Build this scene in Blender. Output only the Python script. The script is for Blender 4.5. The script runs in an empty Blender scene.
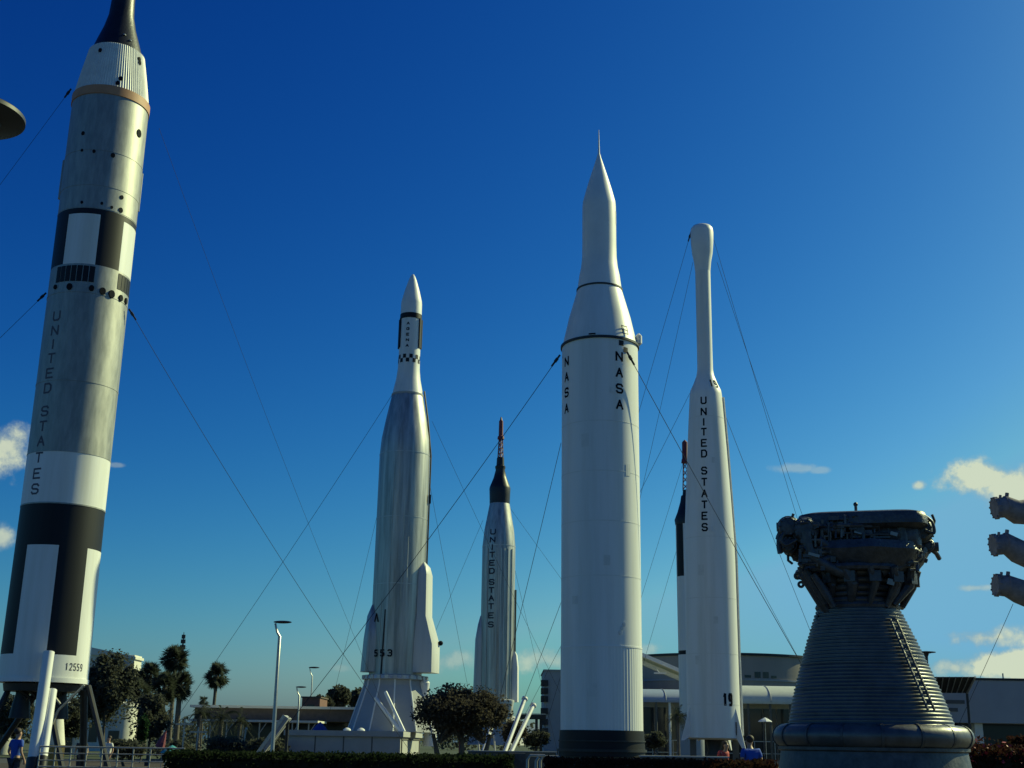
import bpy, bmesh, math, random
from mathutils import Vector, Matrix
random.seed(7)
R = math.radians
scene = bpy.context.scene
COL = scene.collection

# ------------------------------------------------------------------ camera
F = 1250.0; PITCH = math.atan((743 - 384) / F); ROLL = R(0.87); EYE = 1.6
_f = Vector((0, math.cos(PITCH), math.sin(PITCH)))
_r0 = Vector((1, 0, 0)); _u0 = Vector((0, -math.sin(PITCH), math.cos(PITCH)))
_r = _r0 * math.cos(ROLL) + _u0 * math.sin(ROLL)
_u = _u0 * math.cos(ROLL) - _r0 * math.sin(ROLL)
CAM = Vector((0, 0, EYE))
cd = bpy.data.cameras.new('camera'); cam = bpy.data.objects.new('camera', cd); COL.objects.link(cam)
cam.matrix_world = Matrix(((_r.x, _u.x, -_f.x, 0), (_r.y, _u.y, -_f.y, 0), (_r.z, _u.z, -_f.z, EYE), (0, 0, 0, 1)))
cd.sensor_width = 36; cd.lens = 36 * F / 1024; cd.clip_end = 6000; cd.clip_start = 0.1
scene.camera = cam

def ray(px, py): return (_f + _r * ((px - 512) / F) + _u * ((384 - py) / F)).normalized()
def at(px, py, Y):
    d = ray(px, py); return CAM + d * (Y / d.y)
def proj(p):
    v = Vector(p) - CAM; d = v.dot(_f)
    return 512 + F * v.dot(_r) / d, 384 - F * v.dot(_u) / d
def z_at(X, Y, py):
    lo, hi = -5.0, 90.0
    for _ in range(40):
        m = (lo + hi) / 2
        if proj((X, Y, m))[1] > py: lo = m
        else: hi = m
    return lo

# ------------------------------------------------------------------ materials
def mat(name, col, rough=0.6, metal=0.0, var=0.0, scale=2.0, streak=False, col2=None, bump=0.0, bscale=20.0, spec=None, emit=None, ramp=(0.35, 0.65), rvar=0.0):
    m = bpy.data.materials.new(name); m.use_nodes = True; nt = m.node_tree; N = nt.nodes; L = nt.links
    b = N['Principled BSDF']; b.inputs['Roughness'].default_value = rough; b.inputs['Metallic'].default_value = metal
    b.inputs['Base Color'].default_value = (*col, 1)
    if spec is not None: b.inputs['Specular IOR Level'].default_value = spec
    tc = N.new('ShaderNodeTexCoord'); mp = N.new('ShaderNodeMapping'); L.new(tc.outputs['Object'], mp.inputs[0])
    if streak: mp.inputs['Scale'].default_value = (1, 1, 0.06 if streak is True else streak)
    if var > 0 or col2:
        nz = N.new('ShaderNodeTexNoise'); nz.inputs['Scale'].default_value = scale; nz.inputs['Detail'].default_value = 6; nz.inputs['Roughness'].default_value = 0.62
        L.new(mp.outputs[0], nz.inputs['Vector'])
        rp = N.new('ShaderNodeValToRGB'); rp.color_ramp.elements[0].position = ramp[0]; rp.color_ramp.elements[1].position = ramp[1]
        c2 = col2 or tuple(c * (1 - var) for c in col)
        rp.color_ramp.elements[0].color = (*c2, 1); rp.color_ramp.elements[1].color = (*col, 1)
        L.new(nz.outputs['Fac'], rp.inputs[0]); L.new(rp.outputs[0], b.inputs['Base Color'])
        if rvar > 0:
            mr = N.new('ShaderNodeMapRange'); mr.inputs['To Min'].default_value = rough - rvar; mr.inputs['To Max'].default_value = rough + rvar
            L.new(nz.outputs['Fac'], mr.inputs['Value']); L.new(mr.outputs[0], b.inputs['Roughness'])
    if bump > 0:
        nb = N.new('ShaderNodeTexNoise'); nb.inputs['Scale'].default_value = bscale; nb.inputs['Detail'].default_value = 4
        L.new(mp.outputs[0], nb.inputs['Vector'])
        bp = N.new('ShaderNodeBump'); bp.inputs['Strength'].default_value = bump; bp.inputs['Distance'].default_value = 0.05
        L.new(nb.outputs['Fac'], bp.inputs['Height']); L.new(bp.outputs[0], b.inputs['Normal'])
    if name.endswith(('leaves', 'fronds')):   # thin leaves let some light through
        tr = N.new('ShaderNodeBsdfTranslucent'); mx = N.new('ShaderNodeMixShader'); mx.inputs[0].default_value = .42
        src = b.inputs['Base Color'].links[0].from_socket; L.new(src, tr.inputs['Color'])
        L.new(b.outputs[0], mx.inputs[1]); L.new(tr.outputs[0], mx.inputs[2]); L.new(mx.outputs[0], N['Material Output'].inputs['Surface'])
    if emit:
        b.inputs['Emission Color'].default_value = (*emit[0], 1); b.inputs['Emission Strength'].default_value = emit[1]
    return m

M = {}
M['white'] = mat('white_paint', (.80, .80, .77), .45, 0, 0, 1.8, True, col2=(.66, .65, .59), bump=.05, bscale=1.4, ramp=(.28, .60))
M['fairing'] = mat('fairing_grey_white_paint', (.62, .63, .60), .5, 0, .15, 2, True)
M['panel'] = mat('off_white_panel_paint', (.74, .74, .69), .5, 0, .12, 3)
M['white2'] = mat('clean_white_paint', (.80, .80, .78), .5, 0, .08, 1.5)
M['adapter'] = mat('adapter_white_paint', (.74, .74, .70), .5, 0, .15, 3, bump=.05)
M['black'] = mat('black_paint', (.012, .012, .015), .5, 0, .3, 2, spec=.25)
M['blackw'] = mat('worn_black_paint', (.014, .015, .020), .5, 0, .4, 1.2, True, spec=.25)
M['ink'] = mat('dark_lettering_paint', (.010, .012, .018), .8, spec=.1)
M['ink2'] = mat('faded_lettering_paint', (.045, .045, .07), .7, spec=.15)
M['ink3'] = mat('worn_lettering_paint', (.11, .11, .14), .7, spec=.2)
M['alu'] = mat('bare_aluminium', (.36, .36, .335), .50, .5, .30, 4.5, .25, bump=.07, bscale=5, rvar=.10)
M['alu_atlas'] = mat('streaked_stainless_steel', (.54, .53, .48), .42, .60, .48, 3.6, True, bump=.07, bscale=3.0, rvar=.08)
M['atlas_paint'] = mat('silver_grey_paint', (.56, .56, .53), .40, .35, .3, 3, True, bump=.04, bscale=2)
M['orange'] = mat('faded_orange_paint', (.50, .25, .13), .6, 0, .2, 3)
M['red'] = mat('red_paint', (.20, .028, .03), .5, 0, .2, 3)
M['capsule'] = mat('black_capsule_shingles', (.022, .024, .03), .42, .3, .35, 5, bump=.15, bscale=12)
M['steel'] = mat('galvanised_steel', (.42, .43, .43), .4, .7, .2, 6)
M['rail'] = mat('weathered_rail_steel', (.48, .46, .40), .5, .4, .25, 6)
M['darksteel'] = mat('dark_painted_steel', (.03, .032, .036), .5, .3, .3, 4)
M['wire'] = mat('weathered_steel_cable', (.05, .06, .08), .9, 0, .2, 30, spec=.05)
M['engine'] = mat('blackened_engine_metal', (.10, .10, .105), .45, .25, .55, 7, False, bump=.12, bscale=18, rvar=.12)
M['engine2'] = mat('dull_engine_casting', (.095, .095, .105), .45, .25, .5, 9, bump=.25, bscale=25)
M['bell'] = mat('engine_bell_metal', (.125, .122, .125), .38, .28, .35, 5, False, bump=.06, bscale=10, rvar=.10)
M['brass'] = mat('brass_nozzle_metal', (.30, .22, .09), .35, .8, .3, 3)
M['insul'] = mat('purple_grey_insulation', (.26, .235, .25), .75, 0, .35, 4, bump=.3, bscale=9)
M['concrete'] = mat('plinth_pale_paint', (.42, .42, .39), .75, 0, .12, 2, bump=.1)
M['conc_dark'] = mat('dark_concrete', (.12, .12, .11), .8, 0, .25, 2)
M['cream'] = mat('cream_painted_wall', (.72, .70, .60), .7, 0, .1, 1.2)
M['tan'] = mat('tan_render', (.36, .32, .28), .85, 0, .12, .6, True)
M['greyw'] = mat('grey_painted_wall', (.36, .37, .38), .7, 0, .10, .8)
M['roofbrown'] = mat('brown_shingle_roof', (.13, .10, .085), .85, 0, .3, 3)
M['brick'] = mat('reddish_brown_wall', (.20, .10, .08), .85, 0, .2, 3)
M['glass'] = mat('dark_shop_glass', (.02, .025, .03), .12, 0, .2, 2, spec=.6)
M['bluefab'] = mat('blue_fabric', (.02, .06, .30), .8, 0, .15, 6)
M['bluevault'] = mat('blue_grey_vault_roof', (.30, .36, .46), .5, 0, .1, 2)
M['vault'] = mat('pale_vault_roof', (.60, .62, .54), .5, 0, .1, 2)
M['leaf_oak'] = mat('oak_leaves', (.112, .118, .090), .9, 0, 0, .8, col2=(.065, .070, .052), spec=.08)
M['leaf_round'] = mat('small_tree_leaves', (.118, .104, .078), .9, 0, 0, 1.2, col2=(.060, .054, .042), spec=.08)
M['leaf_palm'] = mat('palm_fronds', (.090, .100, .078), .8, 0, 0, 1.4, col2=(.022, .030, .018), spec=.08)
M['leaf_green'] = mat('green_shrub_leaves', (.035, .085, .030), .65, 0, 0, 1.2, col2=(.02, .045, .02), spec=.08)
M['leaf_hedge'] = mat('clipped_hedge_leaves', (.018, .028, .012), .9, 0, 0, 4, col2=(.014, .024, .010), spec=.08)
M['leaf_red'] = mat('reddish_shrub_leaves', (.050, .016, .014), .9, 0, 0, 5, col2=(.030, .022, .012), spec=.08)
M['flower'] = mat('red_flowers', (.42, .03, .05), .6, 0, .3, 9)
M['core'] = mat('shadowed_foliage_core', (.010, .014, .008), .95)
M['bark'] = mat('grey_brown_bark', (.13, .11, .09), .9, 0, .4, 6, bump=.4)
M['palmbark'] = mat('palm_trunk_bark', (.16, .14, .115), .9, 0, .3, 9, bump=.4)
M['grass'] = mat('grass_ground', (.045, .062, .024), .9, 0, .4, .6, bump=.3)
M['paving'] = mat('dark_asphalt_paving', (.055, .055, .055), .85, 0, .2, .8, bump=.1)
M['soil'] = mat('planting_bed_mulch', (.05, .036, .026), .95, 0, .4, 5, bump=.3)
M['skin'] = mat('skin', (.42, .25, .17), .55)
M['shirt_blue'] = mat('blue_cotton_shirt', (.015, .075, .40), .8, 0, .15, 12)
M['shirt_red'] = mat('red_cotton_shirt', (.42, .05, .05), .8, 0, .15, 12)
M['shirt_white'] = mat('pale_cotton_shirt', (.6, .6, .6), .8, 0, .15, 12)
M['trouser'] = mat('dark_trousers', (.025, .028, .045), .85, 0, .2, 12)
M['hair'] = mat('brown_hair', (.035, .022, .015), .7)
M['magenta'] = mat('pink_red_fabric', (.22, .05, .07), .75)
M['turq'] = mat('turquoise_fabric', (.05, .30, .34), .7)
M['lamp'] = mat('grey_lamp_housing', (.022, .025, .038), .5, .1)
M['lampglass'] = mat('frosted_lamp_lens', (.5, .5, .5), .3)

# ------------------------------------------------------------------ mesh builder
class MB:
    def __init__(s): s.v = []; s.f = []; s.m = []
    def add(s, vs, fs, mi=0):
        o = len(s.v); s.v += [tuple(v) for v in vs]
        s.f += [tuple(i + o for i in f) for f in fs]; s.m += [mi] * len(fs)
    def box(s, c, size, rot=None, mi=0):
        a, b, d = [x / 2 for x in size]; c = Vector(c)
        vs = [Vector(p) for p in ((-a,-b,-d),(a,-b,-d),(a,b,-d),(-a,b,-d),(-a,-b,d),(a,-b,d),(a,b,d),(-a,b,d))]
        if rot is not None: vs = [rot @ v for v in vs]
        s.add([v + c for v in vs], [(0,3,2,1),(4,5,6,7),(0,1,5,4),(1,2,6,5),(2,3,7,6),(3,0,4,7)], mi)
    def bx(s, x0, y0, z0, x1, y1, z1, mi=0):
        s.box(((x0+x1)/2, (y0+y1)/2, (z0+z1)/2), (abs(x1-x0), abs(y1-y0), abs(z1-z0)), None, mi)
    def tube(s, pts, r, n=8, mi=0, caps=True):
        pts = [Vector(p) for p in pts]; rs = r if isinstance(r, (list, tuple)) else [r] * len(pts)
        o = len(s.v); up = None
        for i, p in enumerate(pts):
            t = (pts[min(i+1, len(pts)-1)] - pts[max(i-1, 0)]).normalized()
            if up is None: up = t.orthogonal().normalized()
            up = (up - t * up.dot(t)); up = up.normalized() if up.length > 1e-6 else t.orthogonal().normalized()
            b = t.cross(up)
            for k in range(n):
                a = 2 * math.pi * k / n
                s.v.append(tuple(p + (up * math.cos(a) + b * math.sin(a)) * rs[i]))
        for i in range(len(pts) - 1):
            for k in range(n):
                s.f.append((o+i*n+k, o+i*n+(k+1)%n, o+(i+1)*n+(k+1)%n, o+(i+1)*n+k)); s.m.append(mi)
        if caps:
            s.f.append(tuple(o + k for k in reversed(range(n)))); s.m.append(mi)
            e = o + (len(pts)-1)*n; s.f.append(tuple(e + k for k in range(n))); s.m.append(mi)
    def lathe(s, prof, n=64, mfn=None, c=(0, 0), capb=True, capt=True, rfn=None):
        o = len(s.v)
        for (z, r) in prof:
            for k in range(n):
                a = 2 * math.pi * k / n; rr = r * (rfn(a, z) if rfn else 1)
                s.v.append((c[0] + rr * math.sin(a), c[1] - rr * math.cos(a), z))
        for i in range(len(prof) - 1):
            zm = (prof[i][0] + prof[i+1][0]) / 2
            for k in range(n):
                s.f.append((o+i*n+k, o+i*n+(k+1)%n, o+(i+1)*n+(k+1)%n, o+(i+1)*n+k))
                am = math.degrees(2 * math.pi * (k + .5) / n); am = am - 360 if am > 180 else am
                s.m.append(mfn(am, zm) if mfn else 0)
        if capb: s.f.append(tuple(o + k for k in reversed(range(n)))); s.m.append(mfn(0, prof[0][0]) if mfn else 0)
        if capt: s.f.append(tuple(o + (len(prof)-1)*n + k for k in range(n))); s.m.append(mfn(0, prof[-1][0]) if mfn else 0)
    def ball(s, c, r, n=16, m=10, mi=0):
        rx, ry, rz = r if isinstance(r, (tuple, list)) else (r, r, r)
        o = len(s.v)
        for i in range(1, m):
            t = math.pi * i / m
            for k in range(n):
                a = 2 * math.pi * k / n
                s.v.append((c[0]+rx*math.sin(t)*math.cos(a), c[1]+ry*math.sin(t)*math.sin(a), c[2]-rz*math.cos(t)))
        s.v += [(c[0], c[1], c[2]-rz), (c[0], c[1], c[2]+rz)]; b = len(s.v)-2
        for i in range(m-2):
            for k in range(n):
                s.f.append((o+i*n+k, o+i*n+(k+1)%n, o+(i+1)*n+(k+1)%n, o+(i+1)*n+k)); s.m.append(mi)
        for k in range(n):
            s.f.append((b, o+(k+1)%n, o+k)); s.m.append(mi)
            s.f.append((b+1, o+(m-2)*n+k, o+(m-2)*n+(k+1)%n)); s.m.append(mi)
    def torus(s, c, R0, r, n=48, m=10, mi=0):
        o = len(s.v)
        for k in range(n):
            a = 2*math.pi*k/n
            for j in range(m):
                b = 2*math.pi*j/m; q = R0 + r*math.cos(b)
                s.v.append((c[0]+q*math.sin(a), c[1]-q*math.cos(a), c[2]+r*math.sin(b)))
        for k in range(n):
            for j in range(m):
                s.f.append((o+k*m+j, o+((k+1)%n)*m+j, o+((k+1)%n)*m+(j+1)%m, o+k*m+(j+1)%m)); s.m.append(mi)
    def prism(s, poly, y0, y1, mi=0):
        # polygon in xz, extruded along y
        n = len(poly)
        vs = [(x, y0, z) for x, z in poly] + [(x, y1, z) for x, z in poly]
        fs = [tuple(range(n)), tuple(reversed(range(n, 2*n)))] + [(i, i+n, (i+1)%n+n, (i+1)%n) for i in range(n)]
        s.add(vs, fs, mi)
    def leaves(s, c, rad, n, size, rng, mi=0, shell=0.0):
        for _ in range(n):
            while True:
                p = Vector((rng.uniform(-1,1), rng.uniform(-1,1), rng.uniform(-1,1)))
                l = p.length
                if l <= 1 and l >= shell: break
            p = Vector((c[0]+p.x*rad[0], c[1]+p.y*rad[1], c[2]+p.z*rad[2]))
            d = Vector((rng.gauss(0,1), rng.gauss(0,1), rng.gauss(0,.7))).normalized(); e = d.orthogonal().normalized()
            e = Matrix.Rotation(rng.uniform(0, 6.28), 3, d) @ e
            sz = size * rng.uniform(.6, 1.4)
            o = len(s.v)
            s.v += [tuple(p - d*sz*.5), tuple(p + e*sz*.32), tuple(p + d*sz*.5), tuple(p - e*sz*.32)]
            s.f.append((o, o+1, o+2, o+3)); s.m.append(mi)
    def build(s, name, mats, parent=None, smooth=True, angle=35, label=None, fix=True):
        me = bpy.data.meshes.new(name); me.from_pydata(s.v, [], s.f)
        mats = mats if isinstance(mats, (list, tuple)) else [mats]
        for m in mats: me.materials.append(M[m] if isinstance(m, str) else m)
        me.polygons.foreach_set('material_index', s.m)
        if fix:
            bm = bmesh.new(); bm.from_mesh(me); bmesh.ops.recalc_face_normals(bm, faces=bm.faces); bm.to_mesh(me); bm.free()
        if smooth:
            me.polygons.foreach_set('use_smooth', [True] * len(me.polygons))
            me.set_sharp_from_angle(angle=R(angle))
        me.update()
        o = bpy.data.objects.new(name, me); COL.objects.link(o)
        if parent: o.parent = parent
        if label: o['label'] = label
        return o

def split_build(mb, name, mats, parent, **kw):
    # every connected piece becomes an object of its own
    par = list(range(len(mb.v)))
    def find(i):
        while par[i] != i: par[i] = par[par[i]]; i = par[i]
        return i
    for f in mb.f:
        a = find(f[0])
        for j in f[1:]:
            b = find(j)
            if a != b: par[b] = a
    isl = {}
    for f, m in zip(mb.f, mb.m): isl.setdefault(find(f[0]), []).append((f, m))
    out = []
    for fs in isl.values():
        q = MB(); idx = {}
        for f, m in fs:
            for i in f:
                if i not in idx: idx[i] = len(q.v); q.v.append(mb.v[i])
            q.f.append(tuple(idx[i] for i in f)); q.m.append(m)
        out.append(q.build(name, mats, parent, **kw))
    return out
def thing(name, loc, rotz=0, label=None, cat=None, group=None):
    o = bpy.data.objects.new(name, None); COL.objects.link(o); o.location = loc; o.rotation_euler.z = rotz
    o.empty_display_size = .3
    return tag(o, label, cat, group)
def tag(o, label=None, cat=None, group=None, kind=None):
    if label: o['label'] = label
    if cat: o['category'] = cat
    if group: o['group'] = group
    if kind: o['kind'] = kind
    return o
def set_origin(o, loc):
    # move the origin of a single-mesh thing to its base
    o.data.transform(Matrix.Translation(-Vector(loc))); o.location = loc
    return o

# ------------------------------------------------------------------ stroke lettering
GL = {
 'U': [[(0,1),(0,.2),(.2,0),(.8,0),(1,.2),(1,1)]], 'N': [[(0,0),(0,1),(1,0),(1,1)]], 'I': [[(.5,0),(.5,1)]],
 'T': [[(0,1),(1,1)], [(.5,1),(.5,0)]], 'E': [[(1,1),(0,1),(0,0),(1,0)], [(0,.52),(.8,.52)]],
 'D': [[(0,0),(0,1),(.7,1),(1,.75),(1,.25),(.7,0),(0,0)]],
 'S': [[(1,.82),(.8,1),(.2,1),(0,.82),(0,.65),(.2,.52),(.8,.48),(1,.35),(1,.18),(.8,0),(.2,0),(0,.18)]],
 'A': [[(0,0),(.5,1),(1,0)], [(.2,.38),(.8,.38)]], 'G': [[(1,.8),(.8,1),(.2,1),(0,.8),(0,.2),(.2,0),(.8,0),(1,.2),(1,.48),(.6,.48)]],
 '1': [[(.25,.8),(.5,1),(.5,0)]], '9': [[(1,.55),(.8,.42),(.2,.42),(0,.6),(0,.84),(.2,1),(.8,1),(1,.84),(1,.18),(.8,0),(.15,0)]],
 '2': [[(0,.8),(.2,1),(.8,1),(1,.8),(1,.6),(0,0),(1,0)]], '5': [[(1,1),(.05,1),(0,.55),(.8,.55),(1,.4),(1,.15),(.8,0),(.2,0),(0,.12)]],
 '3': [[(0,.88),(.2,1),(.8,1),(1,.85),(1,.65),(.8,.52),(.4,.52)], [(.8,.52),(1,.38),(1,.15),(.8,0),(.2,0),(0,.12)]],
}
def glyph(mb, ch, w, h, th, fn):
    # fn maps (s, t) metres on the sheet to a 3D point; thick strokes with mitred quads
    for st in GL[ch]:
        p = [Vector((x * (w - th) - (w - th) / 2, th / 2 + y * (h - th))) for x, y in st]
        for a, b in zip(p, p[1:]):
            d = (b - a); L = d.length; d.normalize(); q = Vector((-d.y, d.x)) * th / 2
            a2 = a - d * th * .32; b2 = b + d * th * .32
            k = max(1, math.ceil(L / .05))
            for i in range(k):
                u0 = a2.lerp(b2, i / k); u1 = a2.lerp(b2, (i + 1) / k)
                mb.add([fn(*(u0 - q)), fn(*(u1 - q)), fn(*(u1 + q)), fn(*(u0 + q))], [(0, 1, 2, 3)])

# ------------------------------------------------------------------ rocket frame
class Rk:
    """vertical axis at (X, Y); local -Y faces the camera; pixels -> metres on the real body"""
    def __init__(s, px, py, Y):
        p = at(px, py, Y); s.X = p.x; s.Y = Y; s.th = -math.atan2(s.X, Y)
        s.ex = Vector((math.cos(s.th), math.sin(s.th), 0)); s.ey = Vector((-math.sin(s.th), math.cos(s.th), 0))
    def z(s, py, R0=0.0):
        q = -s.ey * R0; return z_at(s.X + q.x, s.Y + q.y, py)
    def rad(s, z, h):
        a = proj((s.X, s.Y, z)); b = proj((s.X + s.ex.x, s.Y + s.ex.y, z))
        return h / math.hypot(b[0]-a[0], b[1]-a[1])
    def prof(s, lst):
        o = []
        for py, h in lst:
            z = s.z(py); o.append((z, s.rad(z, h)))
        return sorted(o, key=lambda t: t[0])
    def surf(s, px, py, R0):
        d = ray(px, py); o = Vector((CAM.x - s.X, CAM.y - s.Y))
        a = d.x**2 + d.y**2; b = 2*(o.x*d.x + o.y*d.y); c = o.length_squared - R0**2
        D = max(b*b - 4*a*c, 0); t = (-b - math.sqrt(D)) / (2*a)
        p = CAM + d * t; w = Vector((p.x - s.X, p.y - s.Y, 0))
        return math.atan2(w.dot(s.ex), -w.dot(s.ey)), p.z
    def local(s, p):
        w = Vector(p) - Vector((s.X, s.Y, 0)); return Vector((w.dot(s.ex), w.dot(s.ey), w.z))
    def root(s, name, z0, label, cat, group=None):
        s.z0 = z0
        return thing(name, (s.X, s.Y, 0), s.th, label, cat, group)
def cyl_pt(a, r, z): return Vector((r * math.sin(a), -r * math.cos(a), z))
def rfun(prof):
    def f(z):
        if z <= prof[0][0]: return prof[0][1]
        for (z0, r0), (z1, r1) in zip(prof, prof[1:]):
            if z0 <= z <= z1: return r0 + (r1 - r0) * (z - z0) / max(z1 - z0, 1e-6)
        return prof[-1][1]
    return f
def vtext(root, rk, word, pos, a, rf, w, h, th, m, name='lettering', off=.006):
    for ch, zc in zip(word, pos):
        mb = MB(); glyph(mb, ch, w, h, th, lambda s_, t_, zc=zc: cyl_pt(a + s_ / rf(zc), rf(zc - h/2 + t_) + off, zc - h/2 + t_)); mb.build('letter', m, root, smooth=False, fix=False)
def htext(root, rk, word, a0, zc, rf, w, h, gap, th, m, name='serial_number', off=.006):
    n = len(word)
    for i, ch in enumerate(word):
        da = (i - (n-1)/2) * (w + gap)
        mb = MB(); glyph(mb, ch, w, h, th, lambda s_, t_, da=da: cyl_pt(a0 + (s_ + da) / rf(zc), rf(zc - h/2 + t_) + off, zc - h/2 + t_)); mb.build('numeral', m, root, smooth=False, fix=False)
def patch(mb, a0, a1, z0, z1, rf, off=.008, mi=0, n=None):
    n = n or max(2, int(abs(a1-a0) / .08)); k = max(1, int(abs(z1 - z0) / .6))
    for i in range(n):
        for j in range(k):
            b0 = a0 + (a1-a0)*i/n; b1 = a0 + (a1-a0)*(i+1)/n; y0 = z0 + (z1-z0)*j/k; y1 = z0 + (z1-z0)*(j+1)/k
            mb.add([cyl_pt(b0, rf(y0)+off, y0), cyl_pt(b1, rf(y0)+off, y0), cyl_pt(b1, rf(y1)+off, y1), cyl_pt(b0, rf(y1)+off, y1)], [(0,1,2,3)], mi)
def band(mb, z0, z1, r, proud=.02, n=64, mi=0):
    mb.lathe([(z0, r - .05), (z0 + .001, r + proud), (z1 - .001, r + proud), (z1, r - .05)], n, lambda a, z: mi, capb=False, capt=False)
def port(mb, a, z, r, ra, rz=None, n=14, depth=.02):
    rz = rz or ra; vs = []
    for k in range(n):
        t = 2*math.pi*k/n; vs.append(cyl_pt(a + ra*math.cos(t)/r, r + depth, z + rz*math.sin(t)))
    for k in range(n):
        t = 2*math.pi*k/n; vs.append(cyl_pt(a + ra*1.15*math.cos(t)/r, r - .03, z + rz*1.15*math.sin(t)))
    mb.add(vs, [tuple(range(n))] + [(k, (k+1)%n, (k+1)%n+n, k+n) for k in range(n)])

# ================================================================== TITAN (left, leaning only by perspective)
def build_titan():
    rk = Rk(41.6, 690, 45.0)
    t = rk.root('tall_rocket', 0, 'tallest rocket at the far left, bare metal with black and white panels', 'rocket')
    RB = 1.46
    zf = lambda py: rk.z(py, RB)
    t.rotation_euler.y = R(.18); z_bot = zf(680); z_p0 = zf(654); z_p1 = zf(545); z_b = zf(503); z_w = zf(451)
    z_int0 = zf(283); z_int1 = zf(265.5); z_bp0 = zf(264); z_bp1 = zf(214); z_bp2 = zf(208.5); z_or0 = zf(94); z_or1 = zf(85.5)
    # first stage
    def m1(a, z):
        if z < z_p0: return 1
        if z < z_p1: return 1 if (-45 < a < 0 or 41 < a < 90 or -135 < a < -90 or 131 < a < 180) else 2
        if z < z_b: return 2
        if z < z_w: return 1
        return 0
    lv = [z_bot, (z_bot+z_p0)/2, z_p0, z_p1, z_b, z_w, z_int0]
    lv2 = []
    for a, b in zip(lv, lv[1:]):
        k = max(1, int((b - a) / 1.2)); lv2 += [a + (b-a)*i/k for i in range(k)]
    lv2.append(lv[-1])
    mb = MB(); rt = lambda z: RB*(1 + .03*max(0, (z_b - z)/(z_b - z_bot)))
    mb = MB(); mb.lathe([(z, rt(z)) for z in lv2], 96, m1); b1 = mb.build('first_stage_tank', ['alu', 'white', 'blackw'], t)
    mb = MB()
    for z in (z_b, z_w, zf(380), z_int0 - .35): band(mb, z-.025, z+.025, RB, .012)
    split_build(mb, 'weld_ring', 'alu', t)
    mb = MB()   # rim at the tail
    mb.lathe([(z_bot-.06, RB-.12), (z_bot-.06, RB*1.03+.03), (z_bot+.10, RB*1.03+.03), (z_bot+.101, RB-.02)], 64, capt=False); mb.build('tail_rim', 'white2', t)
    # interstage with black vent slots
    mb = MB(); mb.lathe([(z_int0, RB), (z_bp0, RB)], 96); mb.build('interstage_section', 'alu', t)
    mb = MB()
    def slots(a0, a1, n):
        for i in range(n):
            x0 = a0 + (a1-a0)*i/n; x1 = a0 + (a1-a0)*(i+.86)/n
            patch(mb, R(x0), R(x1), z_int0+.05, z_int1-.02, lambda z: RB, .012)
    slots(-55, 6, 7); slots(42, 90, 6); slots(-140, -95, 5); slots(130, 175, 5)
    split_build(mb, 'interstage_vent', 'black', t)
    def m2(a, z):
        if z < z_bp0: return 2
        if z < z_bp1: return 1 if (-45 < a < 3.5 or 41 < a < 90 or -135 < a < -90 or 131 < a < 180) else 2
        if z < z_bp2: return 2
        return 0
    lv = [z_bp0, (z_bp0+z_bp1)/2, z_bp1, z_bp2]; k = 7
    lv += [z_bp2 + (z_or0 - z_bp2)*i/k for i in range(1, k+1)]
    mb = MB(); mb.lathe([(z, RB) for z in lv], 96, m2, capb=False); mb.build('second_stage_tank', ['alu', 'white', 'blackw'], t)
    mb = MB()
    for z in (z_bp2 + .05, zf(150), zf(185)): band(mb, z-.02, z+.02, RB, .010)
    split_build(mb, 'weld_ring', 'alu', t)
    mb = MB(); mb.lathe([(z_or0, RB-.02), (z_or0+.002, RB+.035), (z_or1, RB+.035), (z_or1+.002, RB-.04)], 96); mb.build('orange_band', 'orange', t)
    # ribbed white adapter cone
    z_a1 = rk.z(56); r_a1 = rk.rad(z_a1, 28.2)
    mb = MB()
    n = 180
    mb.lathe([(z_or1, RB-.02), (z_or1 + (z_a1-z_or1)*.5, (RB+r_a1)/2), (z_a1, r_a1)], n, rfn=lambda a, z: 1 + .009*(1 if int(a/(2*math.pi)*n + .01) % 2 else -1))
    ad = mb.build('equipment_adapter', 'adapter', t, angle=20)
    fn = lambda z: RB + (r_a1-RB)*max(0, (z-z_or1)/(z_a1-z_or1))
    mb = MB()
    for px, py in ((96, 48), (140, 58), (140, 62), (118, 79), (115, 84)):
        a, z = rk.surf(px, py, RB-.15); port(mb, a, z, fn(z), .07, .09, depth=.04)
    split_build(mb, 'thruster_port', 'ink', t)
    # black spacecraft: flared cone then re-entry module
    zt = lambda py: rk.z(py)
    pr = [(z_a1-.02, r_a1+.0), (z_a1+.02, rk.rad(z_a1, 26)), (zt(43), rk.rad(zt(43), 21.5)), (zt(30), rk.rad(zt(30), 16.5)), (zt(17), rk.rad(zt(17), 13)), (zt(4), rk.rad(zt(4), 12)), (zt(-25), rk.rad(zt(-25), 10.8)), (zt(-32), rk.rad(zt(-32), 8))]
    mb = MB(); mb.lathe(pr, 64); cap = mb.build('spacecraft', 'capsule', t)
    mb = MB()
    for px, py in ((121, 36), (125, 42)):
        a, z = rk.surf(px, py, .7); r0 = rfun(pr)(z)
        mb.lathe([(z-.02, .06), (z+.02, .06)], 8, c=tuple(cyl_pt(a, r0+.01, 0)[:2]))
    split_build(mb, 'attitude_thruster', 'steel', cap)
    # ports of the second stage and skirt
    mb = MB()
    for px, py, s in ((81,133,.07),(80,150,.05),(92,151,.06),(111,155,.08),(137,133,.14),(120,197,.07),(119,210,.09),(80,202,.05),(100,203,.05),(110,207,.05)):
        a, z = rk.surf(px, py, RB); port(mb, a, z, RB, s, s*1.2)
    split_build(mb, 'access_port', 'ink', t)
    mb = MB()
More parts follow.
